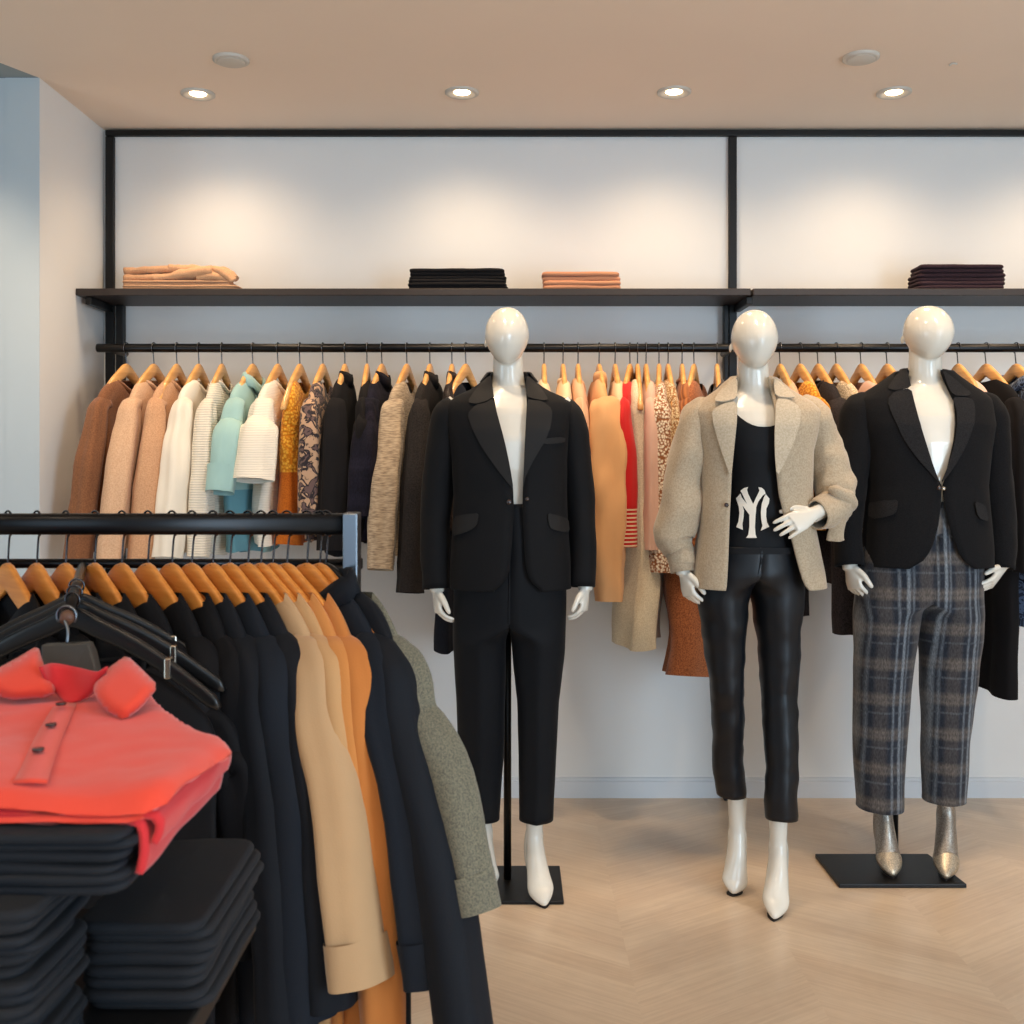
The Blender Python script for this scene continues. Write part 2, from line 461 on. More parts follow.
shelf((753.2 - CX) * DS / F, 3.14, 'dark shelf carrying the folded plum stack above the plaid trousers')
ZR = EYE + (460 - 348) * DS / F; RR = .0165
def rail(x0, x1, label, posts):
    r = empty('hanging_rail', ((x0 + x1) / 2, DS, ZR)); tag(r, label, 'clothes rail', 'wall clothes rails')
    h = (x1 - x0) / 2
    build('bar', MB().tube([(-h, 0, 0), (-h + .004, 0, 0), (h - .004, 0, 0), (h, 0, 0)], [RR * .9, RR, RR, RR * .9], n=18, ref=(0, 0, 1)), M['rail_black'], r)
    for p in posts:
        build('rail_arm', MB().tube([(p - (x0 + x1) / 2, .01, 0), (p - (x0 + x1) / 2, DW - DS - .046, 0)], .011, n=10), M['black_metal'], r)
xm = (733 - CX) * DS / F
rail((97 - CX) * DS / F, xm - .003, 'black round clothes rail under the long shelf', [-1.558, mx0 - .03])
rail(xm + .003, 3.1, 'black round clothes rail under the shelf with the plum stack', [mx0 + .05, 3.05])

# ------------------------------------------------------------------ ceiling fixtures
LIGHTS = []
def downlight(px, py, label):
    D = (ZC - EYE) * F / (HY - py); x, y, _ = W(px, py, D)
    r = empty('ceiling_downlight', (x, y, ZC)); tag(r, label, 'ceiling light', 'recessed ceiling downlights')
    m = MB(); rs = []
    for rr, z in ((.062, 0), (.062, -.006), (.055, -.010), (.046, -.007), (.034, -.002), (.031, -.001)):
        rs.append([(rr * math.cos(2 * PI * j / 32), rr * math.sin(2 * PI * j / 32), z) for j in range(32)])
    m.loft(rs, True); build('trim_ring', m, M['white_plastic'], r)
    m = MB(); rs = []
    for rr, z in ((.0308, -.0015), (.027, -.004), (.018, -.006), (.008, -.007)):
        rs.append([(rr * math.cos(2 * PI * j / 24), rr * math.sin(2 * PI * j / 24), z) for j in range(24)])
    m.loft(rs, True, True, True); build('lamp', m, M['bulb'], r)
    LIGHTS.append((x, y))
downlight(198, 93.5, 'lit round downlight above the folded tan garments')
downlight(462, 92, 'lit round downlight above the folded black garments')
downlight(674, 91.5, 'lit round downlight above the rose folded pair')
downlight(894, 92, 'lit round downlight nearest above the plum folded stack')
def detector(px, py, label):
    D = (ZC - EYE) * F / (HY - py); x, y, _ = W(px, py, D)
    r = empty('ceiling_speaker', (x, y, ZC)); tag(r, label, 'ceiling speaker', 'unlit ceiling discs')
    m = MB(); rs = []
    for rr, z in ((.060, 0), (.060, -.008), (.052, -.012), (.046, -.010)):
        rs.append([(rr * math.cos(2 * PI * j / 28), rr * math.sin(2 * PI * j / 28), z) for j in range(28)])
    m.loft(rs, True); build('rim', m, M['white_plastic'], r)
    build('grille', MB().disc((0, 0, -.013), .046, .006, 24), M['white_plastic'], r)
detector(231, 59, 'unlit white ceiling disc in front of the downlight over the tan stack')
detector(861, 56.5, 'unlit white ceiling disc in front of the downlight over the plum stack')
D = (ZC - EYE) * F / (HY - 62.5); x, y, _ = W(953, 62.5, D)
tag(build('ceiling_hook', MB().tube([(-.012, 0, -.010), (-.004, 0, -.004), (.006, 0, -.003), (.014, 0, -.006)], .003, n=8), M['white_plastic'], loc=(x, y, ZC)), 'tiny white hook on the bare ceiling', 'hook')

# ------------------------------------------------------------------ lights
def spot(loc, target, power, col, size_deg, blend=.6, rad=.04):
    l = bpy.data.lights.new('downlight_and_fill_beam', 'SPOT'); l.energy = power; l.color = col; l.spot_size = math.radians(size_deg); l.spot_blend = blend; l.shadow_soft_size = rad
    o = bpy.data.objects.new('downlight_and_fill_beam', l); COL.objects.link(o); o.location = loc
    o.rotation_euler = (Vector(target) - Vector(loc)).to_track_quat('-Z', 'Y').to_euler(); return o
def area(loc, target, power, col, sx, sy, name='window_and_fill_daylight'):
    l = bpy.data.lights.new(name, 'AREA'); l.shape = 'RECTANGLE'; l.size = sx; l.size_y = sy; l.energy = power; l.color = col
    o = bpy.data.objects.new(name, l); COL.objects.link(o); o.location = loc
    o.rotation_euler = (Vector(target) - Vector(loc)).to_track_quat('-Z', 'Y').to_euler(); return o
WARM = (1.0, .74, .48)
for x, y in LIGHTS + [(2.2, 3.83)]:
    spot((x, y, ZC - .03), (x, y + .16, 1.75), 30, WARM, 140, 1.0, .10)
# the next row of downlights, in the ceiling above the frame
for x in (-2.0, -1.15, -.25, .6, 1.4, 2.2):
    spot((x, 2.95, ZC - .03), (x, 3.75, 1.2), 40, (1.0, .76, .52), 85, .8)
for x in (-1.5, -.6, .4, 1.4):
    spot((x, .55, ZC - .03), (x, 1.15, 1.0), 20, (1.0, .78, .55), 90, .8)
for x in (-2.4, -.9, .6, 2.1):  # added spots behind the camera; their floor bounce brightens the ceiling
    spot((x, -1.2, ZC - .03), (x, -.9, 0), 95, (1.0, .78, .57), 120, .8)
# shop window behind the camera, then an added frontal fill and side daylight
area((3.2, -.5, 1.3), (.2, 4.0, .9), 195, (.58, .79, 1.0), 2.2, 2.2)
area((.0, -3.3, 1.5), (.3, 4.2, .6), 56, (.58, .80, 1.0), 2.4, 2.0)  # added cool fill from the front, brightens the lower wall
area((-3.9, .2, 1.0), (-1.7, 3.7, 1.0), 36, (.66, .85, 1.0), 1.4, 1.8)
w = bpy.data.worlds.new('shop_daylight'); bpy.context.scene.world = w; w.use_nodes = True
w.node_tree.nodes['Background'].inputs[0].default_value = (.62, .75, .92, 1); w.node_tree.nodes['Background'].inputs[1].default_value = .20

# ------------------------------------------------------------------ camera
cam = bpy.data.cameras.new('camera'); co = bpy.data.objects.new('camera', cam); COL.objects.link(co)
co.location = (0, 0, EYE); co.rotation_euler = (PI / 2, 0, 0)
cam.sensor_width = 36; cam.lens = F / 1024 * 36; cam.shift_y = -(512 - HY) / 1024; cam.clip_start = .05
cam.dof.use_dof = True; cam.dof.focus_distance = 3.4; cam.dof.aperture_fstop = 9.0
bpy.context.scene.camera = co
sc = bpy.context.scene
sc.view_settings.view_transform = 'Standard'; sc.view_settings.look = 'None'; sc.view_settings.exposure = -.12
# ------------------------------------------------------------------ hangers
def arc(cx_, cz, r, a0, a1, n):
    return [(cx_ + r * math.cos(math.radians(a)), 0, cz + r * math.sin(math.radians(a))) for a in np.linspace(a0, a1, n)]
def hanger_body(half, drop, h0, h1, th, bend, hump=.010, e=2.6):
    rows = []
    for x in np.linspace(-half, half, 41):
        u = abs(x) / half
        z = -h0 - hump * 0 - drop * (u ** 1.55) + hump * math.exp(-(x / .03) ** 2)
        rows.append((x, bend * u * u, z, (h0 + (h1 - h0) * min(1, u * 1.25)) * (1 if u < .95 else math.sqrt(max(.05, 1 - ((u - .95) / .05) ** 2 * .9)))))
    R = np.array(rows)
    return MB().tube(R[:, :3], th, R[:, 3], n=20, ref=(0, 1, 0), e=e)
def hook_path(gap, r):
    """stem up from the wood, then round over the rail whose centre is 'gap' above"""
    p = [(0, 0, -.012), (0, 0, .006), (.004, 0, gap - r - .016)]
    p += arc(0, gap, r, -70, 190, 22)
    return p
def make_hanger(name, mat, gap, r, half=.203, drop=.150, h0=.025, h1=.013, th=.010, bend=.0, wire=.0022, e=2.6):
    t = empty(name, (0, 0, 0))
    build('body', hanger_body(half, drop, h0, h1, th, bend, e=e), mat, t)
    build('hook', MB().tube(cr(hook_path(gap, r), 60), wire, n=8, ref=(0, 1, 0)), M['wire'], t)
    build('hook_collar', MB().tube([(0, 0, -.004), (0, 0, .006)], .006, n=10), M['wire'], t)
    return t
GH = EYE + (460 - 366) * DS / F         # height of the wooden necks on the wall rails
wall_hanger = make_hanger('wooden_hanger', M['wood_light'], ZR - GH, RR + .0035)
_first = {}
def put(proto, loc, rz, label, cat, group):
    if proto.name not in _first: o = proto; _first[proto.name] = 1
    else: o = copy_tree(proto)
    o.location = loc; o.rotation_euler = (0, 0, rz); tag(o, label, cat, group); return o

# ------------------------------------------------------------------ hanging garments
def garment(name, label, cat, group, loc, rz, mat, L=.66, hemw=.225, th=.04, sl=.55, slr=.05, spread=.03, neck=.072, drop=.05,
            front=1, collar=None, cuff=None, fold=.010, seed=1, shw=.2, smat=None, low=None, lowmat=None, band=None, placket=False,
            hem_wave=.012, nq=44, slx=.045, fit=.0, sq=.0, pocket=False, zip_=None, top=None, swr=.006, fl=.085, wallside=0, cuffk=(1.08, 1.06)):
    slr = slr * .9
    t = empty(name, loc, rz); tag(t, label, cat, group)
    rows = [(-.056, neck + .014, .019), (-.068, neck + .042, .022), (-.090, shw * .76, .026), (-.120, shw * .92, .030), (-.148, shw * .985, .033),
            (-.185, shw + .003, th * .85), (-.25, shw * (1 - fit), th * .95), (-.25 - (L - .25) * .5, (shw * (1 - fit) + hemw) / 2 - fit * .02, th), (-L, hemw, th * 1.1)]
    sz = 0.
    if top:
        rows = top + rows[6:]; sz = .0
    z = np.concatenate([np.linspace(rows[0][0], -.195, 16), np.linspace(-.21, -L, 22)])
    A = smooth_rows(rows_at(rows, 0, z), 1)
    ph = seed * 1.9
    def ring(zz, a, b):
        g = min(1, max(0, (-zz - .1) / .35)); out = []
        for j in range(nq):
            q = 2 * PI * j / nq; c = math.cos(q); s_ = math.sin(q)
            x = a * math.copysign(abs(c) ** .8, c); y = b * math.copysign(abs(s_) ** .8, s_)
            y += fold * g * (math.sin(x * 34 + ph) + .6 * math.sin(x * 63 + ph * 2) + .5 * math.sin(zz * 9 + ph + x * 10))
            y += .5 * fold * math.sin(zz * 14 + ph)
            y += .012 * noise.noise(Vector((x * 6 + seed, zz * 5, seed)))
            k = max(0., 1 - (-zz + rows[0][0]) / .12)
            f = front * s_ * 1.0
            zo = -drop * k * math.exp(-(x / (neck * .8)) ** 2) * (1 if f > 0 else .12)
            hz = 0
            if zz < -L + .1: hz = hem_wave * math.sin(x * 16 + ph) * ((-L + .1 - zz) / .1)
            out.append((x, y, zz + zo + hz))
        return out
    rings = [ring(*r) for r in A]
    if low:
        k = [i for i, r in enumerate(A) if r[0] < -low][0]
        build('body', MB().loft(rings[:k + 1]), mat, t); build('lower_panel', MB().loft(rings[k:]), lowmat, t)
    elif band:
        build('body', MB().loft(rings[:-2]), mat, t); build('hem_band', MB().loft(rings[-3:]), band, t)
    else:
        build('body', MB().loft(rings), mat, t)
    if sl:
        for sd in (1, -1):
            x0 = shw; sp = 0. if sd == wallside else spread
            pts = [(sd * (x0 - .055), 0, -.150 + sz, slx * .5, slr * .55), (sd * (x0 - .012), 0, -.170 + sz, slx * .8, slr * .74), (sd * (x0 + .012), 0.002, -.235 + sz * .5, slx * .95, slr * .88),
                    (sd * (x0 + .012 + sp * .5), .004, -.10 - sl * .5, slx * 1.0, slr * (1.04 - sq * .25)), (sd * (x0 + .012 + sp), .0, -.10 - sl, slx * .9, slr * (1.0 - sq * .5))]
            if top:
                pts[:3] = [(sd * (x0 - .055), 0, -.108, slx * .35, slr * .35), (sd * (x0 - .022), 0, -.132, slx * .7, slr * .66), (sd * (x0 + .004), 0, -.168, slx * .92, slr * .88), (sd * (x0 + .018), 0, -.235, slx, slr)]
            p = cr(pts, 30)
            m = MB().tube(p[:, :3], p[:, 3], p[:, 4], n=30, ref=(1, 0, 0), cap='start', flute=(fl, 4, seed * 1.7 + sd))
            build('sleeve', m, smat or mat, t, wr=(swr, (16, 16, 7), seed + sd))
            if cuff:
                q = p[-2:] if top else p[-4:]; e = q[-1] + (q[-1] - q[-2]) * .5; q = np.vstack([q, e])
                build('cuff', MB().tube(q[:, :3], q[:, 3] * cuffk[0] + .002, q[:, 4] * cuffk[1] + .002, n=30, ref=(1, 0, 0), cap=False, flute=(fl * .5, 4, seed * 1.7 + sd)), cuff if cuff is not True else (smat or mat), t, wr=(.004, 14, seed))
    def loop(i, n=36):
        q = 2 * PI * i / n; return math.cos(q), math.sin(q)
    if collar:
        prof = {'crew': [(.0, -.010), (.006, .002), (.004, .010), (-.002, .004)],
                'high': [(.004, -.012), (.004, .018), (.0, .034), (-.004, .03)],
                'flap': [(-.004, -.006), (.0, .026), (.007, .031), (.016, .018), (.026, -.012)]}[collar]
        rs = []
        for i in range(36):
            c, s_ = loop(i); f = front * s_; k = 1
            zo = -drop * math.exp(-(neck * c / (neck * .8)) ** 2) * (1 if f > 0 else .12)
            rs.append([((neck + .004 + d) * c, (.022 + d * .8) * s_ + front * .004, rows[0][0] - .002 + zo * .9 + h) for d, h in prof])
        rs.append(rs[0]); build('collar', MB().loft(rs, closed=False), smat or mat, t, solidify=.003)
    if placket:
        m = MB(); r1, r2 = [], []
        for r in A[3:]:
            rg = ring(*r); j0 = int(nq * .25) if front > 0 else int(nq * .75)
            p0, p1 = np.array(rg[j0 - 1]), np.array(rg[j0 + 1]); r1.append(p0 + (0, front * .004, 0)); r2.append(p1 + (0, front * .004, 0))
        build('placket', MB().loft([[a, b] for a, b in zip(r1, r2)], closed=False), zip_ or mat, t, solidify=.002)
        for k in range(4, len(r1), 4):
            c = (r1[k] + r2[k]) / 2
            if not zip_: build('button', MB().disc((c[0], c[1] + front * .002, c[2]), .0055, .003 * front, 12, 'y'), M['button'], t)
    return t

FB = {}
def fb(key, *a, **k): FB[key] = fabric('cloth_' + key, *a, **k); return FB[key]
fb('brown', (140, 92, 60), kind='tweed', col2=(112, 70, 44)); fb('tan', (214, 176, 142), kind='tweed', col2=(196, 154, 120)); fb('rosetan', (206, 160, 122), (184, 136, 100), kind='tweed')
fb('cream', (240, 230, 212)); fb('offwhite', (228, 218, 200), kind='ribs', scale=1.6); fb('teal', (160, 196, 192)); fb('teal_low', (108, 160, 172))
fb('white_rib', (244, 234, 216), kind='ribs', scale=2.4); fb('yellow', (240, 178, 62), (196, 120, 20), kind='knit', scale=1.3); fb('orange_low', (204, 108, 26), (170, 80, 14), kind='tweed')
fb('floral', (186, 150, 120), (44, 38, 42), kind='floral', scale=1.5, col3=(104, 82, 78)); fb('black', (26, 24, 25), kind='plain'); fb('navyplaid', (40, 38, 54), (22, 22, 34), kind='plaid', scale=.9, col3=(58, 50, 64))
fb('greytweed', (190, 170, 144), (140, 122, 102), kind='streak', scale=1.0); fb('charcoal', (48, 44, 43), (28, 26, 27), kind='tweed'); fb('sequin', (60, 50, 48), (16, 14, 15), kind='sequin')
fb('denim', (30, 34, 44), (20, 23, 32), kind='tweed'); fb('peach', (226, 170, 116)); fb('peachcream', (238, 206, 164)); fb('apricot', (226, 178, 138)); fb('red', (206, 24, 26), rough=.7)
fb('redband', (190, 26, 26), (226, 200, 160), kind='stripes', scale=22); fb('pink', (226, 184, 164)); fb('lattice', (244, 230, 208), (146, 92, 56), kind='knit', scale=1.5)
fb('lattice2', (228, 204, 164), (160, 112, 66), kind='knit', scale=1.7); fb('brownknit', (172, 104, 56), (120, 66, 32), kind='vribs'); fb('copper', (178, 108, 66), (120, 66, 38), kind='tweed')
fb('creamwool', (226, 212, 184), (204, 186, 154), kind='tweed'); fb('darkknit', (58, 52, 54), (30, 28, 30), kind='tweed'); fb('lace', (232, 214, 188), (196, 170, 136), kind='knit', scale=2.)
fb('navyblue', (38, 46, 66), (96, 112, 140), kind='floral', scale=1.6, col3=(20, 24, 36)); fb('gold', (176, 130, 70), (90, 60, 26), kind='sequin', rough=.5); fb('greytop', (70, 66, 66), (50, 46, 46), kind='tweed')
fb('bronze', (120, 96, 78), (60, 48, 42), kind='sequin')
BACK = [
 # px, name, label, category, cloth, parameters (length etc.), yaw
 (126.5, 'brown_sweater', 'brown long-sleeved sweater at the end of the rail beside the side wall', 'sweater', 'brown', dict(L=.68, sl=.62, slr=.050, collar='crew', spread=.11), 22),
 (154, 'tan_sweater', 'pale tan long-sleeved sweater next to the brown sweater', 'sweater', 'tan', dict(L=.68, sl=.62, slr=.052, spread=.13, collar='crew'), 19),
 (177, 'rose_sweater', 'rosy tan long-sleeved sweater before the cream blouse', 'sweater', 'rosetan', dict(L=.70, sl=.62, slr=.048, spread=.11, collar='crew'), 16),
 (199, 'cream_blouse', 'cream white smooth long-sleeved blouse', 'blouse', 'cream', dict(L=.68, sl=.60, slr=.054, spread=.12, collar='crew'), 14),
 (222, 'ribbed_blouse', 'off-white finely ribbed blouse between cream blouse and teal shirt', 'blouse', 'offwhite', dict(L=.70, sl=.60, slr=.046, spread=.09, collar='crew'), 12),
 (253, 'teal_shirt', 'pale teal collared shirt with rolled sleeve', 'shirt', 'teal', dict(L=.70, sl=.36, slr=.054, spread=.10, collar='flap', cuff=True, low=.46, lowmat='teal_low', placket=True), 16),
 (278, 'white_tee', 'white ribbed top with wide short sleeves', 'top', 'white_rib', dict(L=.66, sl=.33, slr=.066, spread=.10, sq=-.7, collar='crew'), 14),
 (300, 'crochet_top', 'sleeveless golden yellow crochet top with orange lower half', 'top', 'yellow', dict(L=.66, sl=0, shw=.17, low=.40, lowmat='orange_low', th=.05), 15),
 (323, 'patterned_blouse', 'beige blouse with a black brushstroke print', 'blouse', 'floral', dict(L=.66, sl=.5, slr=.045, spread=.01), 12),
 (345, 'black_blouse', 'black blouse with a high gathered neck', 'blouse', 'black', dict(L=.70, sl=.58, slr=.055, collar='high', drop=.01, spread=.06), 10),
 (367, 'black_camisole', 'black top tucked behind the dark plaid shirt', 'top', 'black', dict(L=.60, sl=.3, slr=.04), 5),
 (382, 'plaid_shirt', 'dark navy and purple plaid long-sleeved shirt', 'shirt', 'navyplaid', dict(L=.66, sl=.46, slr=.058, collar='high', drop=.02, spread=.09), 16),
 (407, 'tweed_cardigan', 'pale grey-beige tweed cardigan with open front', 'cardigan', 'greytweed', dict(L=.70, sl=.64, slr=.056, spread=.14, placket=False, hemw=.235), 13),
 (430, 'charcoal_coat', 'charcoal jacket half behind the black suit mannequin', 'jacket', 'charcoal', dict(L=.80, sl=.72, slr=.05, spread=.14, collar='high', drop=.015, hemw=.25), 10),
 (452, 'sequin_top', 'dark brown glittering top beside the black suit mannequin', 'top', 'sequin', dict(L=.62, sl=.5, slr=.04, collar='high', drop=.02), 5),
 (466, 'denim_dress', 'long dark denim dress hanging lowest beside the black suit', 'dress', 'denim', dict(L=1.06, sl=0, shw=.18, hemw=.24, th=.05), 20),
 (544, 'ivory_top', 'cream top closest to the black suit on its other shoulder', 'top', 'peachcream', dict(L=.62, sl=.5, slr=.032, th=.028), 0),
 (563, 'cream_peach_blouse', 'pale peach blouse with band neck, second past the black suit', 'blouse', 'peachcream', dict(L=.66, sl=.5, slr=.034, th=.028, collar='crew'), 0),
 (578, 'apricot_blouse', 'apricot long blouse tucked before the peach coat', 'blouse', 'apricot', dict(L=.74, sl=.56, slr=.036, th=.03, spread=.03, collar='crew'), 0),
 (599, 'peach_coat', 'peach orange coat with a broad sleeve', 'coat', 'peach', dict(L=.72, sl=.76, slr=.088, sq=.75, spread=.06, swr=.014, th=.045, collar='high', drop=.02, slx=.055), -4),
 (615, 'butter_blouse', 'thin cream blouse between peach coat and red dress', 'blouse', 'peachcream', dict(L=.66, sl=.4, slr=.022, th=.022, slx=.03), 0),
 (630, 'red_dress', 'bright red dress with a striped flared hem', 'dress', 'red', dict(L=.68, sl=.55, slr=.036, th=.034, spread=.02, hemw=.26, band='redband', cuff='redband', sq=-.8), 12),
 (637.5, 'cream_skirt_dress', 'long cream wool dress reaching below the red hem', 'dress', 'creamwool', dict(L=1.03, sl=0, shw=.19, hemw=.27, th=.075, fold=.014), 4),
 (646, 'pink_cardigan', 'pale pink cardigan between red dress and white lattice knit', 'cardigan', 'pink', dict(L=.70, sl=.58, slr=.028, th=.026), 2),
 (659, 'lattice_cardigan', 'white and brown lattice knit cardigan', 'cardigan', 'lattice', dict(L=.72, sl=.66, slr=.052, th=.036, spread=.02), 6),
 (668, 'ochre_knit', 'ochre lattice knit behind the white lattice cardigan', 'cardigan', 'lattice2', dict(L=.64, sl=.5, slr=.03, th=.028), 0),
 (682, 'brown_knit', 'reddish brown ribbed knit with dark neckband', 'sweater', 'brownknit', dict(L=.70, sl=.6, slr=.045, th=.035, collar='crew'), 4),
 (694, 'copper_dress', 'long copper dress hanging lowest beside the beige jacket', 'dress', 'copper', dict(L=1.14, sl=0, shw=.19, hemw=.245, th=.08, fold=.02), 18),
 (717, 'grey_cardigan', 'dark top behind the shoulder of the beige jacket', 'top', 'greytop', dict(L=.66, sl=.72, slr=.04, smat='bronze'), 0),
 (780, 'sand_coat', 'sand coat nearest the beige jacket mannequin on the second rail', 'coat', 'tan', dict(L=.70, sl=.5, slr=.05), -10),
 (800, 'mustard_top', 'bright mustard yellow top on the second rail', 'top', 'yellow', dict(L=.60, sl=.4, slr=.045), -14),
 (818, 'charcoal_sweater', 'dark charcoal speckled sweater between the two jackets', 'sweater', 'darkknit', dict(L=.82, sl=.88, slr=.05, spread=.03, collar='crew', hemw=.23), -14),
 (836, 'lace_blouse', 'cream lace blouse before the dark grey blazer mannequin', 'blouse', 'lace', dict(L=.66, sl=.5, slr=.045), -12),
 (861, 'dusty_rose_top', 'dusty rose top behind the dark blazer', 'top', 'pink', dict(L=.62, sl=.4, slr=.04), -14),
 (887, 'dark_dress', 'dark dress mostly behind the grey blazer mannequin', 'dress', 'denim', dict(L=.80, sl=.45, slr=.045, hemw=.22), -16),
 (958, 'blush_top', 'pale blush top beside the neck of the grey blazer mannequin', 'top', 'pink', dict(L=.60, sl=.4, slr=.04), -14),
 (986, 'black_coat', 'long black coat edged with a gold zip', 'coat', 'black', dict(L=1.22, sl=.66, slr=.05, hemw=.185, fit=.1, th=.045, placket=True, zip_='gold', front=-1), -16),
 (1016, 'navy_print_coat', 'navy blue mottled coat at the end of the second rail', 'coat', 'navyblue', dict(L=.985, sl=.7, slr=.055, hemw=.23, th=.06, collar='flap'), -16),
]
for i, (px, nm, lab, cat, key, kw, yaw) in enumerate(BACK):
    x = (px - CX) * DS / F
    kw = dict(kw); fr_ = kw.pop('front', 1)
    for k in ('lowmat', 'band', 'cuff', 'zip_', 'smat'):
        if isinstance(kw.get(k), str): kw[k] = FB[kw[k]]
    flip = px > 700
    yaw = (yaw - 12 if px < 240 else yaw - 9 if px < 400 else yaw - 3 if px < 500 else yaw + 1) if not flip else yaw + 7
    rz = math.radians(-90 - yaw) if not flip else math.radians(90 - yaw)
    garment(nm, lab, cat, 'garments on the wall rails', (x, DS, GH), rz, FB[key], seed=i + 1, wallside=1 if flip else -1, front=fr_ if not flip else -fr_ * -1, **kw)
    put(wall_hanger, (x, DS, GH), rz + random.uniform(-.03, .03), 'pale wooden hanger carrying the ' + lab.split(' with ')[0].split(' beside')[0].split(' next')[0].split(' between')[0].split(' at the')[0].split(' behind')[0].split(' before')[0].split(' on ')[0].split(' nearest')[0].split(' hanging')[0].split(' closest')[0].split(' half')[0].split(' mostly')[0].split(' reaching')[0].split(' tucked')[0].split(' edged')[0].split(',')[0], 'clothes hanger', 'wooden hangers on the wall rails')
# ------------------------------------------------------------------ mannequins
def remesh(o, vox=.0032, sm=4):
    m = o.modifiers.new('r', 'REMESH'); m.mode = 'VOXEL'; m.voxel_size = vox; m.use_smooth_shade = True
    k = o.modifiers.new('s', 'SMOOTH'); k.factor = .5; k.iterations = sm
    dg = bpy.context.evaluated_depsgraph_get(); dg.update()
    me = bpy.data.meshes.new_from_object(o.evaluated_get(dg)); old = o.data
    o.modifiers.clear(); o.data = me; me.name = old.name; bpy.data.meshes.remove(old)
    me.polygons.foreach_set('use_smooth', [True] * len(me.polygons))
    return o

class Fig:
    """pixel measurements of one standing figure turned into metres around its own base point"""
    def __init__(s, D, cx):
        s.D = D; s.X0 = (cx - CX) * D / F
    def p(s, px, py, dy=0.):
        D = s.D + dy
        return ((px - CX) * D / F - s.X0, dy, EYE + (HY - py) * D / F)
    def w(s, px, dy=0.): return px * (s.D + dy) / F

def hand(mb, wr, d, n, thumb, curl=.25, sc=1.0, spread=.06):
    w0 = np.array(wr, float); d = np.array(d, float); d /= np.linalg.norm(d)
    n = np.array(n, float); n -= d * n.dot(d); n /= np.linalg.norm(n)
    t = np.cross(d, n); t /= np.linalg.norm(t)
    if t.dot(np.array(thumb, float)) < 0: t = -t
    rings = []
    for q, a, b in ((-.03, .0225, .0195), (0, .0225, .018), (.02, .027, .0165), (.05, .035, .0145), (.075, .038, .0125), (.092, .036, .0105)):
        c = w0 + d * q * sc
        rings.append([c + t * a * sc * math.cos(2 * PI * j / 20) + n * b * sc * math.sin(2 * PI * j / 20) for j in range(20)])
    mb.loft(rings, True, True, True)
    for k in range(4):
        base = w0 + sc * (d * (.082 - .004 * abs(k - 1)) + t * (.0295 - .0197 * k))
        L = (.066, .074, .069, .054)[k] * sc; r0 = (.0088, .009, .0086, .0076)[k] * sc
        pts = [base - d * .02 * sc]; a = curl * .5; dd = d + t * spread * (1.5 - k)
        pts.append(base)
        for seg, f in enumerate((.44, .32, .26)):
            a += curl * (1.0, 1.0, .6)[seg]
            v = dd * math.cos(a) - n * math.sin(a); pts.append(pts[-1] + v / np.linalg.norm(v) * L * f)
        P = cr(pts, 20); R = np.interp(np.linspace(0, 1, 20), [0, .3, .8, .95, 1], [r0, r0, r0 * .82, r0 * .66, r0 * .4])
        mb.tube(P, R, n=10, ref=tuple(t))
    b = w0 + sc * (d * .018 + t * .020)
    v = d * .72 + t * .62 - n * .25; v /= np.linalg.norm(v); v2 = d * .92 + t * .28 - n * .3; v2 /= np.linalg.norm(v2)
    P = cr([b, b + v * .038 * sc, b + v * .038 * sc + v2 * .032 * sc, b + v * .038 * sc + v2 * .055 * sc], 18)
    mb.tube(P, np.interp(np.linspace(0, 1, 18), [0, .4, .85, 1], [.0135, .0115, .009, .005]) * sc, n=10, ref=tuple(n))

def head(mb, c, rx=.0715, rz=.1, ry=.092, top=.0):
    rings = []
    for i in range(1, 26):
        t = PI * i / 26; zz = -math.cos(t)                      # -1 chin .. 1 crown
        s_ = math.sin(t) ** .92
        a = rx * s_ * (1 - .26 * max(0, -zz) ** 1.3)
        b = ry * s_ * (1 - .10 * max(0, -zz))
        yo = -.016 * max(0, -zz) - .004 + .01 * max(0, zz)
        r = []
        for j in range(40):
            q = 2 * PI * j / 40; x = a * math.sin(q); y = -b * math.cos(q)
            f = max(0, math.cos(q))
            y -= .006 * f ** 6 * math.exp(-((zz + .05) / .4) ** 2) * math.exp(-(x / .022) ** 2)   # slight ridge down the face
            r.append((c[0] + x, c[1] + y + yo, c[2] + zz * rz))
        rings.append(r)
    mb.loft(rings, True, True, True)

def foot(mb, ax, ay, az, tx, ty, sc=1.0, ground=0.0, grow=0.):
    """a pointed high-arched foot from the ankle (ax,ay,az) down to a toe tip at (tx,ty)"""
    g = grow; dx, dy = tx - ax, ty - ay
    def q(u, z): return (ax + dx * u, ay + dy * u, z + ground)
    rows = [q(-.02, az - ground) + (.031, .035), q(-.05, .20) + (.0265, .031), q(-.02, .160) + (.027, .036), q(.12, .115) + (.031, .040), q(.34, .072) + (.036, .034),
            q(.58, .040) + (.041, .026), q(.78, .026) + (.031, .019), q(.93, .016) + (.0155, .012), q(1.0, .012) + (.005, .006)]
    R = cr(rows, 40); mb.tube(R[:, :3], R[:, 3] * sc + g, R[:, 4] * sc + g, n=20, ref=(1, 0, 0))
    h = q(-.17, .118); mb.tube(cr([q(-.06, .19) + (.028,), h + (.031,), q(-.05, .075) + (.026,), q(.3, .040) + (.022,)], 16)[:, :3], np.array([.028, .03, .031, .031, .031, .030, .030, .029, .028, .027, .026, .026, .025, .024, .022, .02]) * sc + g, n=16)
    return q(-.19, .10)

def chaikin(P):
    out = []
    for i in range(len(P)):
        a = np.array(P[i]); b = np.array(P[(i + 1) % len(P)]); out += [tuple(a * .8 + b * .2), tuple(a * .2 + b * .8)]
    return out

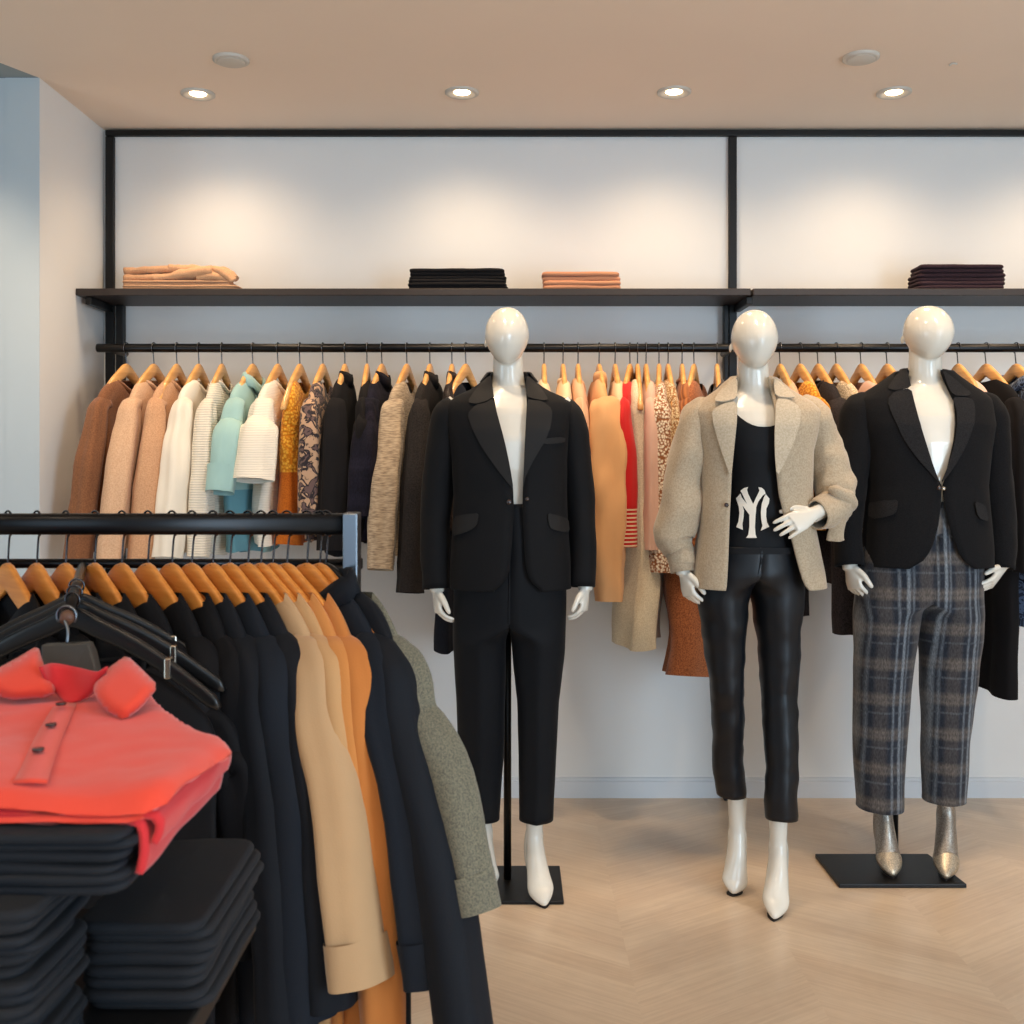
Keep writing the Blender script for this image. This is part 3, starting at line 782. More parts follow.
class Shell:
    """torso garment: rows of (py, xl, xr, depth, ycentre); n is the superellipse power"""
    def __init__(s, fig, rows, n=2.5):
        s.f = fig; s.n = n; R = []
        for py, xl, xr, b, yc in rows:
            a = fig.p(xl, py); c = fig.p(xr, py)
            R.append((a[2], (a[0] + c[0]) / 2, (c[0] - a[0]) / 2, b, yc))
        R = np.array(R); s.R = R[np.argsort(R[:, 0])]
    def at(s, z): return [np.interp(z, s.R[:, 0], s.R[:, k]) for k in (1, 2, 3, 4)]
    def front(s, x, z):
        xc, a, b, yc = s.at(z); u = min(.999, abs((x - xc) / a)); return yc - b * (1 - u ** s.n) ** (1 / s.n)
    def px(s, px, py):
        x, _, z = s.f.p(px, py)
        for _ in range(3):
            dy = s.front(x, z); x, _, z = s.f.p(px, py, dy)
        return x, z
    def ring(s, z, xr=None, xl=None, n=64, grow=0.):
        xc, a, b, yc = s.at(z); a += grow; b += grow
        def ang(x):
            u = max(-.98, min(.98, (x - xc) / a)); return math.asin(math.copysign(abs(u) ** (s.n / 2), u))
        t0 = ang(xr) if xr is not None else 0; t1 = 2 * PI + (ang(xl) if xl is not None else 0)
        out = []
        for t in np.linspace(t0, t1, n) if xr is not None else np.linspace(0, 2 * PI, n, endpoint=False):
            sn, c = math.sin(t), math.cos(t)
            out.append((xc + a * math.copysign(abs(sn) ** (2 / s.n), sn), yc - b * math.copysign(abs(c) ** (2 / s.n), c), z))
        return out
    def patch(s, name, poly_px, mat, parent, off=.005, thick=.002, step=.012, curl=None, smooth=True):
        poly = [s.px(*p) for p in poly_px]; poly = chaikin(poly); V, Fc = patch(poly, step)
        vs = [(x, s.front(x, z) - off - (curl(x, z) if curl else 0), z) for x, z in V]
        return build(name, MB().add(vs, Fc), mat, parent, smooth=smooth, solidify=thick, split=True)

def open_jacket(fig, sh, edges, zlo, zhi, mat, parent, wr, seed=1, levels=70, hemcurve=None):
    E = np.array([(py,) + tuple(v) for py, *v in edges], float)
    rings = []
    zz = np.concatenate([np.linspace(zlo, zlo + .06, 12), np.linspace(zlo + .065, zhi, levels)])
    for z in zz:
        py = HY - (z - EYE) * F / (fig.D - .11)
        l = np.interp(py, E[::-1, 0] if E[0, 0] > E[-1, 0] else E[:, 0], E[::-1, 1] if E[0, 0] > E[-1, 0] else E[:, 1])
        r = np.interp(py, E[::-1, 0] if E[0, 0] > E[-1, 0] else E[:, 0], E[::-1, 2] if E[0, 0] > E[-1, 0] else E[:, 2])
        xl = (l - CX) * (fig.D - .11) / F - fig.X0; xr = (r - CX) * (fig.D - .11) / F - fig.X0
        rings.append(sh.ring(z, xr, xl))
    return build('jacket', MB().loft(rings, closed=False), mat, parent, solidify=.006, wr=(wr, (5, 5, 4), seed))

def sleeve(fig, rows, mat, parent, wr=.006, fr=(12, 12, 9), seed=1, name='sleeve', n=24):
    """rows: (px, py, dy, half width px, half depth m)"""
    R = [fig.p(px, py, dy) + (fig.w(hw, dy), hd) for px, py, dy, hw, hd in rows]
    P = cr(R, 44)
    return build(name, MB().tube(P[:, :3], P[:, 3], P[:, 4], n=n, ref=(1, 0, 0), cap='start'), mat, parent, wr=(wr, fr, seed), solidify=.005)

def arm(fig, mb, rows):
    R = [fig.p(px, py, dy) + (r,) for px, py, dy, r in rows]; P = cr(R, 30); mb.tube(P[:, :3], P[:, 3], n=16)
    return P

def collar_strip(fig, mat, parent, cx, cyc, rx, ry, zf, zb, flap=.03, fall=.035, stand=.014, a0=32, n=40):
    rs = []
    for ph in np.linspace(a0, 360 - a0, n):
        q = math.radians(ph); bk = (1 - math.cos(q)) / 2; z = zf + (zb - zf) * bk
        def pt(d, h): return (cx + (rx + d) * math.sin(q), cyc - (ry + d) * math.cos(q), z + h)
        rs.append([pt(.004, -.02), pt(.0, .0), pt(-.002, stand * .7), pt(.003, stand), pt(.010, stand * .85), pt(.010 + flap * .5, stand * .85 - fall * .5), pt(.010 + flap, stand * .85 - fall)])
    return build('collar', MB().loft(rs, closed=False), mat, parent, solidify=.003)

def trousers(fig, legs, hips, crotch, mat, parent, crease=.006, cb=10., wr=(.003, (10, 10, 5), 3), n=40, name='trousers', e=2.2):
    """legs: two lists (left of picture, right) of (py, xl, xr, half depth, yc) from hem up to the crotch; hips rows (py, L, R, half depth, yc)"""
    mb = MB(); zc = fig.p(0, crotch)[2]
    H = np.array([(fig.p(L, py)[2], fig.p(L, py)[0], fig.p(R_, py)[0], b, yc) for py, L, R_, b, yc in hips]); H = H[np.argsort(H[:, 0])]
    for side, rows in ((-1, legs[0]), (1, legs[1])):
        R = np.array([(fig.p(a, py)[2], fig.p(a, py)[0], fig.p(b_, py)[0], d, yc) for py, a, b_, d, yc in rows]); R = R[np.argsort(R[:, 0])]
        zs = np.linspace(R[0, 0], H[-1, 0], 70); rings = []
        for z in zs:
            lx, rx_, b1, y1 = [np.interp(z, R[:, 0], R[:, k]) for k in (1, 2, 3, 4)]
            hl, hr, b2, y2 = [np.interp(z, H[:, 0], H[:, k]) for k in (1, 2, 3, 4)]
            w_ = max(0, min(1, (z - (zc - .02)) / .07)); w_ = w_ * w_ * (3 - 2 * w_)
            hc = (hl + hr) / 2; ring = []
            for j in range(n):
                t = 2 * PI * j / n; c, s_ = math.cos(t), math.sin(t)
                ce = math.copysign(abs(c) ** (2 / e), c); se = math.copysign(abs(s_) ** (2 / e), s_)
                x1 = (lx + rx_) / 2 + (rx_ - lx) / 2 * ce; ya = y1 + b1 * se
                if side > 0: x2 = hc + (hr - hc) * ce if c > 0 else hc - .006
                else: x2 = hc + (hc - hl) * ce if c < 0 else hc + .006
                yb = y2 + b2 * se
                x = x1 * (1 - w_) + x2 * w_; y = ya * (1 - w_) + yb * w_
                d = (math.degrees(t) - 270) / cb
                y -= crease * math.exp(-d * d) * (1 - w_ * .5)
                ring.append((x, y, z))
            rings.append(ring)
        mb.loft(rings, True, True, True)
    return build(name, mb, mat, parent, wr=wr)

def hair_button(sh, px, py, parent, r=.008, mat=None, off=.004):
    x, z = sh.px(px, py); y = sh.front(x, z)
    return build('button', MB().disc((x, y - off, z), r, -.005, 16, 'y'), mat or M['button'], parent)

SUIT = fabric('black_suiting', (16, 16, 18), rough=.75, sheen=.2, spec=.3); SUITP = fabric('black_trouser_suiting', (15, 17, 21), rough=.7, sheen=.15, spec=.3)
LAPEL = fabric('black_lapel_suiting', (35, 33, 32), rough=.65, sheen=.2, spec=.35)
WOOL = fabric('beige_wool', (190, 172, 146), (168, 148, 122), kind='tweed', scale=.9, rough=.95, sheen=.3)
BLACKT = fabric('black_jersey', (22, 22, 24), rough=.6, sheen=.1); SATIN = fabric('black_satin', (20, 22, 26), rough=.42, sheen=0, spec=.55)
GREYB = fabric('dark_blazer_wool', (23, 23, 25), (14, 14, 16), kind='tweed', scale=1.2, rough=.9, sheen=.25)
GREYL = fabric('dark_blazer_lapel', (40, 39, 40), (27, 26, 27), kind='tweed', scale=1.2, rough=.9, sheen=.25)
PLAID = fabric('grey_plaid', (128, 117, 107), (38, 44, 56), kind='plaid', scale=1.0, col3=(190, 202, 212), rough=.85)
def glitter(name, c, d, sc=500.):
    t = NT(name); m = t.coord(); v = t.node('ShaderNodeTexVoronoi', i_Scale=sc); t.link(m, 0, v, 'Vector')
    bw = t.node('ShaderNodeRGBToBW'); t.link(v, 'Color', bw, 0)
    t.color(t.mix((bw, 0), lin(c), lin(d))); t.b.inputs['Metallic'].default_value = .8; t.b.inputs['Roughness'].default_value = .33; t.bump((bw, 0), .5, .001)
    return t.m
SILVER = glitter('silver_lame', (120, 112, 104), (196, 188, 176)); GOLDT = glitter('champagne_glitter', (150, 138, 120), (236, 222, 198))
WOOLL = fabric('beige_wool_lapel', (204, 188, 163), (184, 166, 140), kind='tweed', scale=.9, rough=.95, sheen=.3)  # same wool lightened, standing in for the shadow line at lapel edges
LOGO = fabric('cream_logo_felt', (244, 234, 218), rough=.8)

def torso(fig, mb, rows, n=2.2):
    sh = Shell(fig, rows, n); zs = np.linspace(sh.R[0, 0], sh.R[-1, 0], 40)
    mb.loft([sh.ring(z, n=40) for z in zs], True, True, True); return sh

def leg(fig, mb, rows):
    R = [fig.p(px, py, dy) + (r,) for px, py, dy, r in rows]; P = cr(R, 30); mb.tube(P[:, :3], P[:, 3], n=18); return P

def shoe_parts(fig, parent, heel, tx, ty, ax, ay, ground=0., mat=None, sc=1.):
    dx, dy = tx - ax, ty - ay
    # slender heel and thin dark sole
    build('heel', MB().tube([(heel[0], heel[1], heel[2]), (heel[0], heel[1] - .006, heel[2] * .5 + ground * .5), (heel[0], heel[1] - .008, ground)], [.017, .008, .006], n=12), mat or M['gloss_white'], parent)
    m = MB(); L = []
    for u, w_ in ((.40, .020), (.6, .026), (.75, .0225), (.9, .0125), (.97, .005), (.995, .0012)):
        L.append((ax + dx * u, ay + dy * u, w_))
    rs = [[(x - w_, y, ground + .0005), (x + w_, y, ground + .0005), (x + w_, y, ground + .0045), (x - w_, y, ground + .0045)] for x, y, w_ in L]
    m.loft(rs, True, True, True); build('sole', m, M['sole'], parent, smooth=False)

# ---- first figure: black suit ------------------------------------------------
def man_black():
    f = Fig(3.35, 510)
    root = empty('mannequin', (f.X0, f.D, 0)); tag(root, 'glossy white faceless mannequin in a black open suit jacket and black cropped trousers', 'mannequin', 'dressed mannequins')
    mb = MB()
    hz0, hz1 = f.p(0, 366)[2], f.p(0, 308)[2]; hx = f.p(507, 340)[0]
    head(mb, (hx, -.015, (hz0 + hz1) / 2), f.w(22), (hz1 - hz0) / 2, .094)
    mb.ball((hx - f.w(21.4), .012, (hz0 + hz1) / 2 - .02), (.0045, .010, .014), 8)
    P = cr([f.p(508, 348, .01) + (.046, .052), f.p(508, 366, .01) + (.048, .052), f.p(508.5, 384, .015) + (.055, .056), f.p(509, 397, .015) + (.085, .06)], 16)
    mb.tube(P[:, :3], P[:, 3], P[:, 4], n=24)
    torso(f, mb, [(388, 486, 532, .055, .012), (394, 470, 548, .066, .01), (400, 458, 560, .078, .008), (412, 452, 566, .094, .0), (440, 458, 560, .108, -.006), (470, 462, 556, .106, -.004), (500, 468, 550, .095, 0), (540, 462, 556, .095, 0), (575, 462, 558, .10, .0), (600, 470, 550, .09, .0)])
    a = arm(f, mb, [(462, 405, .01, .05), (446, 430, .012, .046), (438, 500, .02, .038), (436, 560, -.005, .030), (437, 592, -.02, .023)])
    hand(mb, f.p(437, 588, -.02), (.05, -.1, -1), (-.9, -.35, 0), (.25, -1, 0), .42, .86)
    a = arm(f, mb, [(556, 405, .01, .05), (572, 430, .012, .046), (582, 500, .02, .038), (586, 560, -.005, .030), (585, 590, -.02, .023)])
    hand(mb, f.p(585, 586, -.02), (-.06, -.1, -1), (.9, -.35, 0), (-.25, -1, 0), .42, .86)
    leg(f, mb, [(478, 595, .0, .06), (480, 700, .005, .05), (481, 780, .02, .034), (484, 815, .04, .027)])
    leg(f, mb, [(538, 595, .0, .06), (538, 700, -.005, .05), (536, 780, -.01, .034), (535, 815, -.005, .027)])
    def ft(px, py, dy, tpx, tpy):
        ax, ay, az = f.p(px, py, dy); D = EYE * F / (tpy - HY); tx = (tpx - CX) * D / F - f.X0; ty = D - f.D
        h = foot(mb, ax, ay, az, tx, ty); return h, tx, ty, ax, ay
    s1 = ft(484, 808, .04, 489, 893); s2 = ft(535, 806, -.005, 545, 909)
    build('body', mb, M['gloss_white'], root); remesh(root.children[-1])
    for s_ in (s1, s2): shoe_parts(f, root, *s_)
    # trousers
    trousers(f, [[(821, 461, 500, .055, .02), (760, 458, 503, .062, .015), (700, 456, 505, .072, .0), (650, 454, 506, .09, .0), (632, 453, 507, .10, .0)],
                 [(817, 519, 553, .052, -.015), (760, 519, 556, .060, -.015), (700, 517, 559, .072, -.008), (650, 512, 565, .09, .0), (632, 510, 566, .10, .0)]],
             [(640, 453, 566, .112, .005), (580, 453, 567, .118, .005), (540, 458, 562, .112, 0), (503, 465, 553, .106, 0)], 634, SUITP, root, crease=.010, cb=12)
    # jacket
    sh = Shell(f, [(587, 449, 571, .134, 0), (560, 450, 570, .131, 0), (520, 453, 568, .124, 0), (495, 454, 567, .121, 0), (460, 452, 568, .124, 0), (430, 448, 571, .124, 0), (412, 445, 574, .112, .004), (403, 446, 573, .10, .008), (396, 456, 563, .088, .012), (390, 470, 549, .079, .014), (383, 480, 538, .072, .014), (376, 488, 530, .066, .012)], 2.5)
    zlo = f.p(0, 587)[2]; zhi = f.p(0, 377)[2]
    E = [(590, 494, 541), (587, 498, 538), (583, 503, 533), (577, 507, 529), (566, 510, 526), (545, 512, 524.5), (510, 514, 522.5), (488, 513, 523), (444, 503, 525), (403, 495, 527), (374, 490, 526)]
    open_jacket(f, sh, E, zlo, zhi, SUIT, root, .003, 2); jk = root.children[-1]
    sleeve(f, [(459, 403, .012, 3, .02), (456, 405, .012, 9, .042), (451.5, 410, .013, 13.5, .058), (447, 420, .014, 16, .066), (442.5, 445, .015, 16.5, .064), (437, 500, .015, 15.5, .056), (435, 550, -.0, 14, .05), (436, 589, -.018, 13, .043)], SUIT, jk, seed=4, wr=.005)
    sleeve(f, [(559, 403, .012, 3, .02), (562, 405, .012, 9, .042), (566, 410, .013, 13, .058), (570, 420, .014, 15.5, .066), (574, 445, .015, 16, .064), (579.5, 500, .015, 15.5, .056), (583, 550, -.0, 13.5, .05), (583, 587, -.018, 12.5, .043)], SUIT, jk, seed=5, wr=.005)
    collar_strip(f, LAPEL, jk, (f.p(509, 380)[0]), .012, .062, .06, f.p(0, 378)[2], f.p(0, 374)[2], flap=.022, fall=.03, a0=66)
    Z = lambda x, y: (390 + x / 2.926, 290 + y / 2.926)
    sh.patch('lapel', [Z(*p) for p in [(252, 335), (226, 362), (240, 405), (268, 460), (310, 520), (345, 565), (362, 585), (352, 520), (335, 440), (316, 370), (302, 316), (280, 330)]], LAPEL, jk, off=.007)
    sh.patch('lapel', [Z(*p) for p in [(446, 325), (475, 348), (472, 395), (455, 440), (425, 490), (398, 540), (389, 585), (392, 510), (398, 420), (400, 320), (420, 322)]], LAPEL, jk, off=.007)
    sh.patch('collar_wing', [Z(*p) for p in [(296, 250), (276, 262), (250, 292), (226, 328), (252, 333), (280, 326), (304, 312), (298, 280)]], LAPEL, jk, off=.0095)
    sh.patch('collar_wing', [Z(*p) for p in [(398, 252), (418, 262), (444, 290), (464, 320), (446, 323), (420, 318), (400, 312)]], LAPEL, jk, off=.0095)
    sh.patch('pocket_flap', [Z(*p) for p in [(186, 662), (222, 655), (260, 652), (256, 682), (244, 698), (210, 712), (182, 718)]], LAPEL, jk, off=.007)
    sh.patch('pocket_flap', [Z(*p) for p in [(462, 652), (495, 660), (522, 668), (526, 708), (500, 706), (470, 698), (464, 680)]], LAPEL, jk, off=.007)
    sh.patch('breast_pocket', [Z(*p) for p in [(452, 434), (514, 430), (512, 447), (450, 452)]], LAPEL, jk, off=.005)
    hair_button(sh, 509, 502, jk); hair_button(sh, 527, 499, jk, .006)
    # stand
    x0 = (470 - CX) * 3.245 / F - f.X0; x1 = (564 - CX) * 3.245 / F - f.X0
    build('stand_base', MB().box((x0 - .03, 3.245 - f.D, 0.0005), (x1, 3.53 - f.D, .012)), M['black_metal'], root, smooth=False, bevel=.003)
    xp = (507.5 - CX) * 3.42 / F - f.X0
    build('stand_pole', MB().tube([(xp, .07, .012), (xp, .07, .9)], .0125, n=16), M['black_metal'], root)
man_black()

# ---- second figure: beige jacket ---------------------------------------------
def man_beige():
    f = Fig(3.30, 755)
    root = empty('mannequin', (f.X0, f.D, 0)); tag(root, 'glossy white mannequin in a beige wool jacket and black top, one hand at the waist', 'mannequin', 'dressed mannequins')
    mb = MB(); hz0, hz1 = f.p(0, 370)[2], f.p(0, 310.5)[2]; hx = f.p(753, 340)[0]
    head(mb, (hx, -.015, (hz0 + hz1) / 2), f.w(22.5), (hz1 - hz0) / 2, .094)
    mb.ball((hx - f.w(21.9), .012, (hz0 + hz1) / 2 - .025), (.0045, .010, .014), 8)
    P = cr([f.p(753, 350, .01) + (.046, .052), f.p(753, 370, .01) + (.048, .052), f.p(753.5, 388, .015) + (.056, .056), f.p(754, 402, .012) + (.092, .062)], 16)
    mb.tube(P[:, :3], P[:, 3], P[:, 4], n=24)
    torso(f, mb, [(394, 728, 780, .055, .012), (402, 712, 797, .068, .008), (410, 706, 804, .084, .004), (425, 712, 798, .10, -.004), (450, 720, 792, .104, -.006), (480, 726, 786, .094, -.002), (510, 725, 786, .09, 0), (545, 716, 795, .094, 0), (575, 716, 792, .09, .0)])
    arm(f, mb, [(712, 408, .01, .046), (700, 440, .012, .042), (688, 500, .03, .035), (683, 545, .0, .028), (683, 575, -.015, .022)])
    hand(mb, f.p(684, 570, -.015), (.18, -.15, -1), (-.9, -.4, 0), (.35, -1, 0), .38, .90)
    arm(f, mb, [(797, 408, .01, .046), (816, 440, .015, .042), (836, 490, .02, .035), (826, 506, -.06, .030), (812, 516, -.12, .023)])
    hand(mb, f.p(815, 513, -.125), (-1, -.35, -.42), (.12, -.9, .42), (-.1, 0, 1), .16, .92, spread=.05)
    leg(f, mb, [(724, 590, .0, .06), (727, 690, .002, .042), (731, 760, .04, .03), (736, 795, .065, .026), (737, 812, .08, .026)])
    leg(f, mb, [(778, 590, .0, .06), (778, 690, -.01, .042), (777.5, 770, -.045, .028), (777, 805, -.05, .026), (778, 822, -.04, .026)])
    def ft(px, py, dy, tpx, tpy):
        ax, ay, az = f.p(px, py, dy); D = EYE * F / (tpy - HY); tx = (tpx - CX) * D / F - f.X0; ty = D - f.D
        h = foot(mb, ax, ay, az, tx, ty); return h, tx, ty, ax, ay
    s1 = ft(737, 797, .075, 733, 897); s2 = ft(778, 806, -.042, 774, 922)
    build('body', mb, M['gloss_white'], root); remesh(root.children[-1])
    for s_ in (s1, s2): shoe_parts(f, root, *s_)
    tr = trousers(f, [[(801, 720, 750, .045, .06), (770, 716, 747, .050, .045), (730, 713, 745, .055, .02), (690, 711, 743.5, .062, .0), (640, 703, 745, .078, .0), (592, 697, 750, .095, 0)],
                 [(812, 761, 792, .045, -.055), (770, 762, 794, .050, -.05), (730, 762, 795, .055, -.03), (690, 760, 796, .062, -.01), (640, 757, 800, .078, .0), (592, 751, 803, .095, 0)]],
             [(600, 697, 803, .110, .0), (570, 700, 802, .119, .0), (552, 706, 801, .117, 0), (545, 709, 799, .115, 0)], 588, SATIN, root, crease=.004, cb=14, wr=(.006, (9, 9, 14), 5))
    build('waist_seam', MB().loft([Shell(f, [(551, 705, 802, .119, 0), (545, 707, 801, .117, 0)]).ring(z) for z in (f.p(0, 551)[2], f.p(0, 545)[2])]), BLACKT, tr)
    # black top
    ts = Shell(f, [(558, 712, 796, .106, 0), (545, 712, 796, .106, 0), (520, 718, 793, .102, 0), (500, 722, 790, .098, 0), (480, 723, 790, .101, -.002), (450, 716, 797, .112, -.006), (425, 708, 803, .110, -.004), (408, 704, 806, .094, .004), (398, 716, 794, .078, .008)], 2.3)
    rings = []
    n = 64; top_px = lambda x: 428 - 34 * min(1, (abs(x) / .105) ** 2.2)
    zl = f.p(0, 557)[2]
    for k in range(40):
        r = []
        for j in range(n):
            t = 2 * PI * j / n; x0 = .15 * math.sin(t)
            x = x0; fr_ = math.cos(t) > -.2
            zt = f.p(0, top_px(x))[2] if fr_ else f.p(0, 400)[2]
            z = zl + (zt - zl) * k / 39
            xc, a, b, yc = ts.at(z); sn, c = math.sin(t), math.cos(t)
            r.append((xc + a * math.copysign(abs(sn) ** (2 / 2.3), sn), yc - b * math.copysign(abs(c) ** (2 / 2.3), c), z))
        rings.append(r)
    tank = build('tank_top', MB().loft(rings), BLACKT, root, wr=(.0015, 8, 3))
    LZ = lambda P: [(725 + x / 14.63, 475 + y / 14.63) for x, y in P]
    lg = MB()
    for P in ([(218, 232), (270, 190), (330, 176), (312, 215), (330, 275), (408, 430), (440, 520), (372, 520), (320, 430), (240, 262)],
              [(482, 178), (530, 185), (570, 220), (588, 270), (545, 300), (480, 390), (450, 470), (445, 560), (400, 560), (400, 440), (455, 320), (500, 230)],
              [(372, 480), (448, 480), (440, 600), (432, 760), (440, 870), (460, 918), (302, 918), (335, 870), (350, 760), (350, 620), (352, 560)],
              [(155, 340), (215, 275), (235, 330), (380, 500), (372, 600), (350, 580), (245, 440), (268, 520), (262, 620), (245, 720), (252, 800), (158, 760), (190, 680), (205, 560), (195, 460)],
              [(588, 280), (640, 345), (632, 410), (595, 490), (592, 600), (605, 690), (637, 755), (515, 812), (540, 740), (520, 640), (515, 540), (530, 420), (560, 330)]):
        poly = [ts.px(*p) for p in LZ(P)]; V, Fc = patch(poly, .02)
        lg.add([(x, ts.front(x, z) - .006, z) for x, z in V], Fc)
    build('logo', lg, LOGO, tank, smooth=False, solidify=.003)
    # jacket
    sh = Shell(f, [(590, 690, 825, .142, 0), (570, 692, 822, .142, 0), (530, 698, 814, .136, 0), (490, 700, 811, .132, 0), (450, 699, 812, .134, 0), (425, 693, 818, .13, 0), (412, 690, 821, .118, .004), (403, 697, 813, .104, .008), (396, 708, 802, .09, .012), (389, 718, 791, .079, .014), (382, 725, 783, .071, .014), (377, 731, 777, .066, .012)], 2.5)
    zlo = f.p(0, 586)[2]; zhi = f.p(0, 378)[2]
    E = [(594, 724, 812), (585, 725.5, 804), (578, 726, 801), (560, 727, 796), (540, 728, 791), (515, 729, 783), (495, 730, 778), (470, 731, 775), (430, 733, 774), (400, 735.5, 775), (375, 735, 773)]
    jk = open_jacket(f, sh, E, zlo, zhi, WOOL, root, .004, 6)
    sleeve(f, [(709, 401, .012, 3, .02), (706, 403, .012, 9, .045), (701, 409, .013, 14, .064), (696, 420, .014, 16.5, .074), (689, 454, .016, 18, .078), (683, 490, .016, 20, .082), (677.5, 522, .012, 21, .084), (675, 538, .008, 19.5, .076), (677, 546, .004, 16, .062), (680.5, 553, -.0, 13.5, .05), (682, 566, -.01, 12.5, .042)], WOOL, jk, wr=.010, fr=(12, 12, 12), seed=8)
    build('cuff', MB().tube(np.array([f.p(679.5, 549, 0), f.p(681, 560, -.005), f.p(682.5, 572, -.012)]), [f.w(14.5), f.w(13), f.w(12)], [.052, .046, .042], n=24, cap=False), WOOL, jk, solidify=.004, wr=(.003, 20, 2))
    R = [(800, 400, .012, .010, .02), (803, 402, .012, .03, .045), (808, 408, .013, .046, .064), (814, 420, .014, .052, .074), (822, 446, .018, .058, .078), (829, 474, .010, .066, .08), (834, 494, -.015, .064, .074), (833, 506, -.045, .058, .062), (826, 512, -.075, .052, .054), (819, 515, -.10, .047, .047)]
    P = cr([f.p(a, b, c) + (d, e) for a, b, c, d, e in R], 56)
    build('sleeve', MB().tube(P[:, :3], P[:, 3], P[:, 4], n=28, ref=(1, 0, 0), cap=False), WOOL, jk, wr=(.012, (13, 13, 13), 9), solidify=.005)
    # turned-back cuff and the bunched fold over the forearm
    Q = cr([f.p(833, 508, -.04) + (.060,), f.p(825, 512, -.082) + (.052,), f.p(816, 515, -.112) + (.044,)], 14)
    build('cuff', MB().tube(Q[:, :3], Q[:, 3], n=26, cap=False), WOOL, jk, solidify=.005, wr=(.006, 22, 4))
    Q = cr([f.p(829, 488, -.085) + (.010,), f.p(838, 492, -.09) + (.022,), f.p(848, 500, -.06) + (.026,), f.p(850, 508, -.02) + (.016,)], 18)
    build('sleeve_fold', MB().tube(Q[:, :3], Q[:, 3], n=16), WOOL, jk, wr=(.006, 24, 6))
    build('sleeve_fold', MB().tube(cr([f.p(836, 500, -.09), f.p(838, 515, -.085), f.p(836, 530, -.07), f.p(835, 540, -.06)], 16), np.linspace(.022, .03, 16), np.linspace(.014, .012, 16), n=16), WOOL, jk, wr=(.006, 24, 7))
    collar_strip(f, WOOL, jk, f.p(754, 384)[0], .012, .062, .06, f.p(0, 383)[2], f.p(0, 378)[2], flap=.03, fall=.036, a0=60)
    Z = lambda x, y: (620 + x / 2.926, 290 + y / 2.926)
    sh.patch('lapel', [Z(*p) for p in [(300, 332), (266, 352), (270, 390), (284, 440), (304, 500), (322, 552), (330, 470), (338, 400), (340, 325)]], WOOLL, jk, off=.013, thick=.005)
    sh.patch('lapel', [Z(*p) for p in [(488, 318), (526, 345), (524, 390), (508, 440), (482, 500), (456, 548), (450, 470), (450, 400), (452, 318)]], WOOLL, jk, off=.013, thick=.005)
    sh.patch('collar_wing', [Z(*p) for p in [(338, 258), (318, 272), (290, 300), (272, 328), (300, 330), (340, 320), (342, 280)]], WOOLL, jk, off=.013, thick=.005)
    sh.patch('collar_wing', [Z(*p) for p in [(446, 258), (466, 272), (492, 298), (510, 316), (488, 318), (452, 314), (446, 280)]], WOOLL, jk, off=.013, thick=.005)
    sh.patch('pocket_welt', [Z(*p) for p in [(222, 660), (230, 660), (229, 690), (222, 692)]], M['sole'], jk, off=.004)
    hair_button(sh, 726, 505, jk, .007)
man_beige()

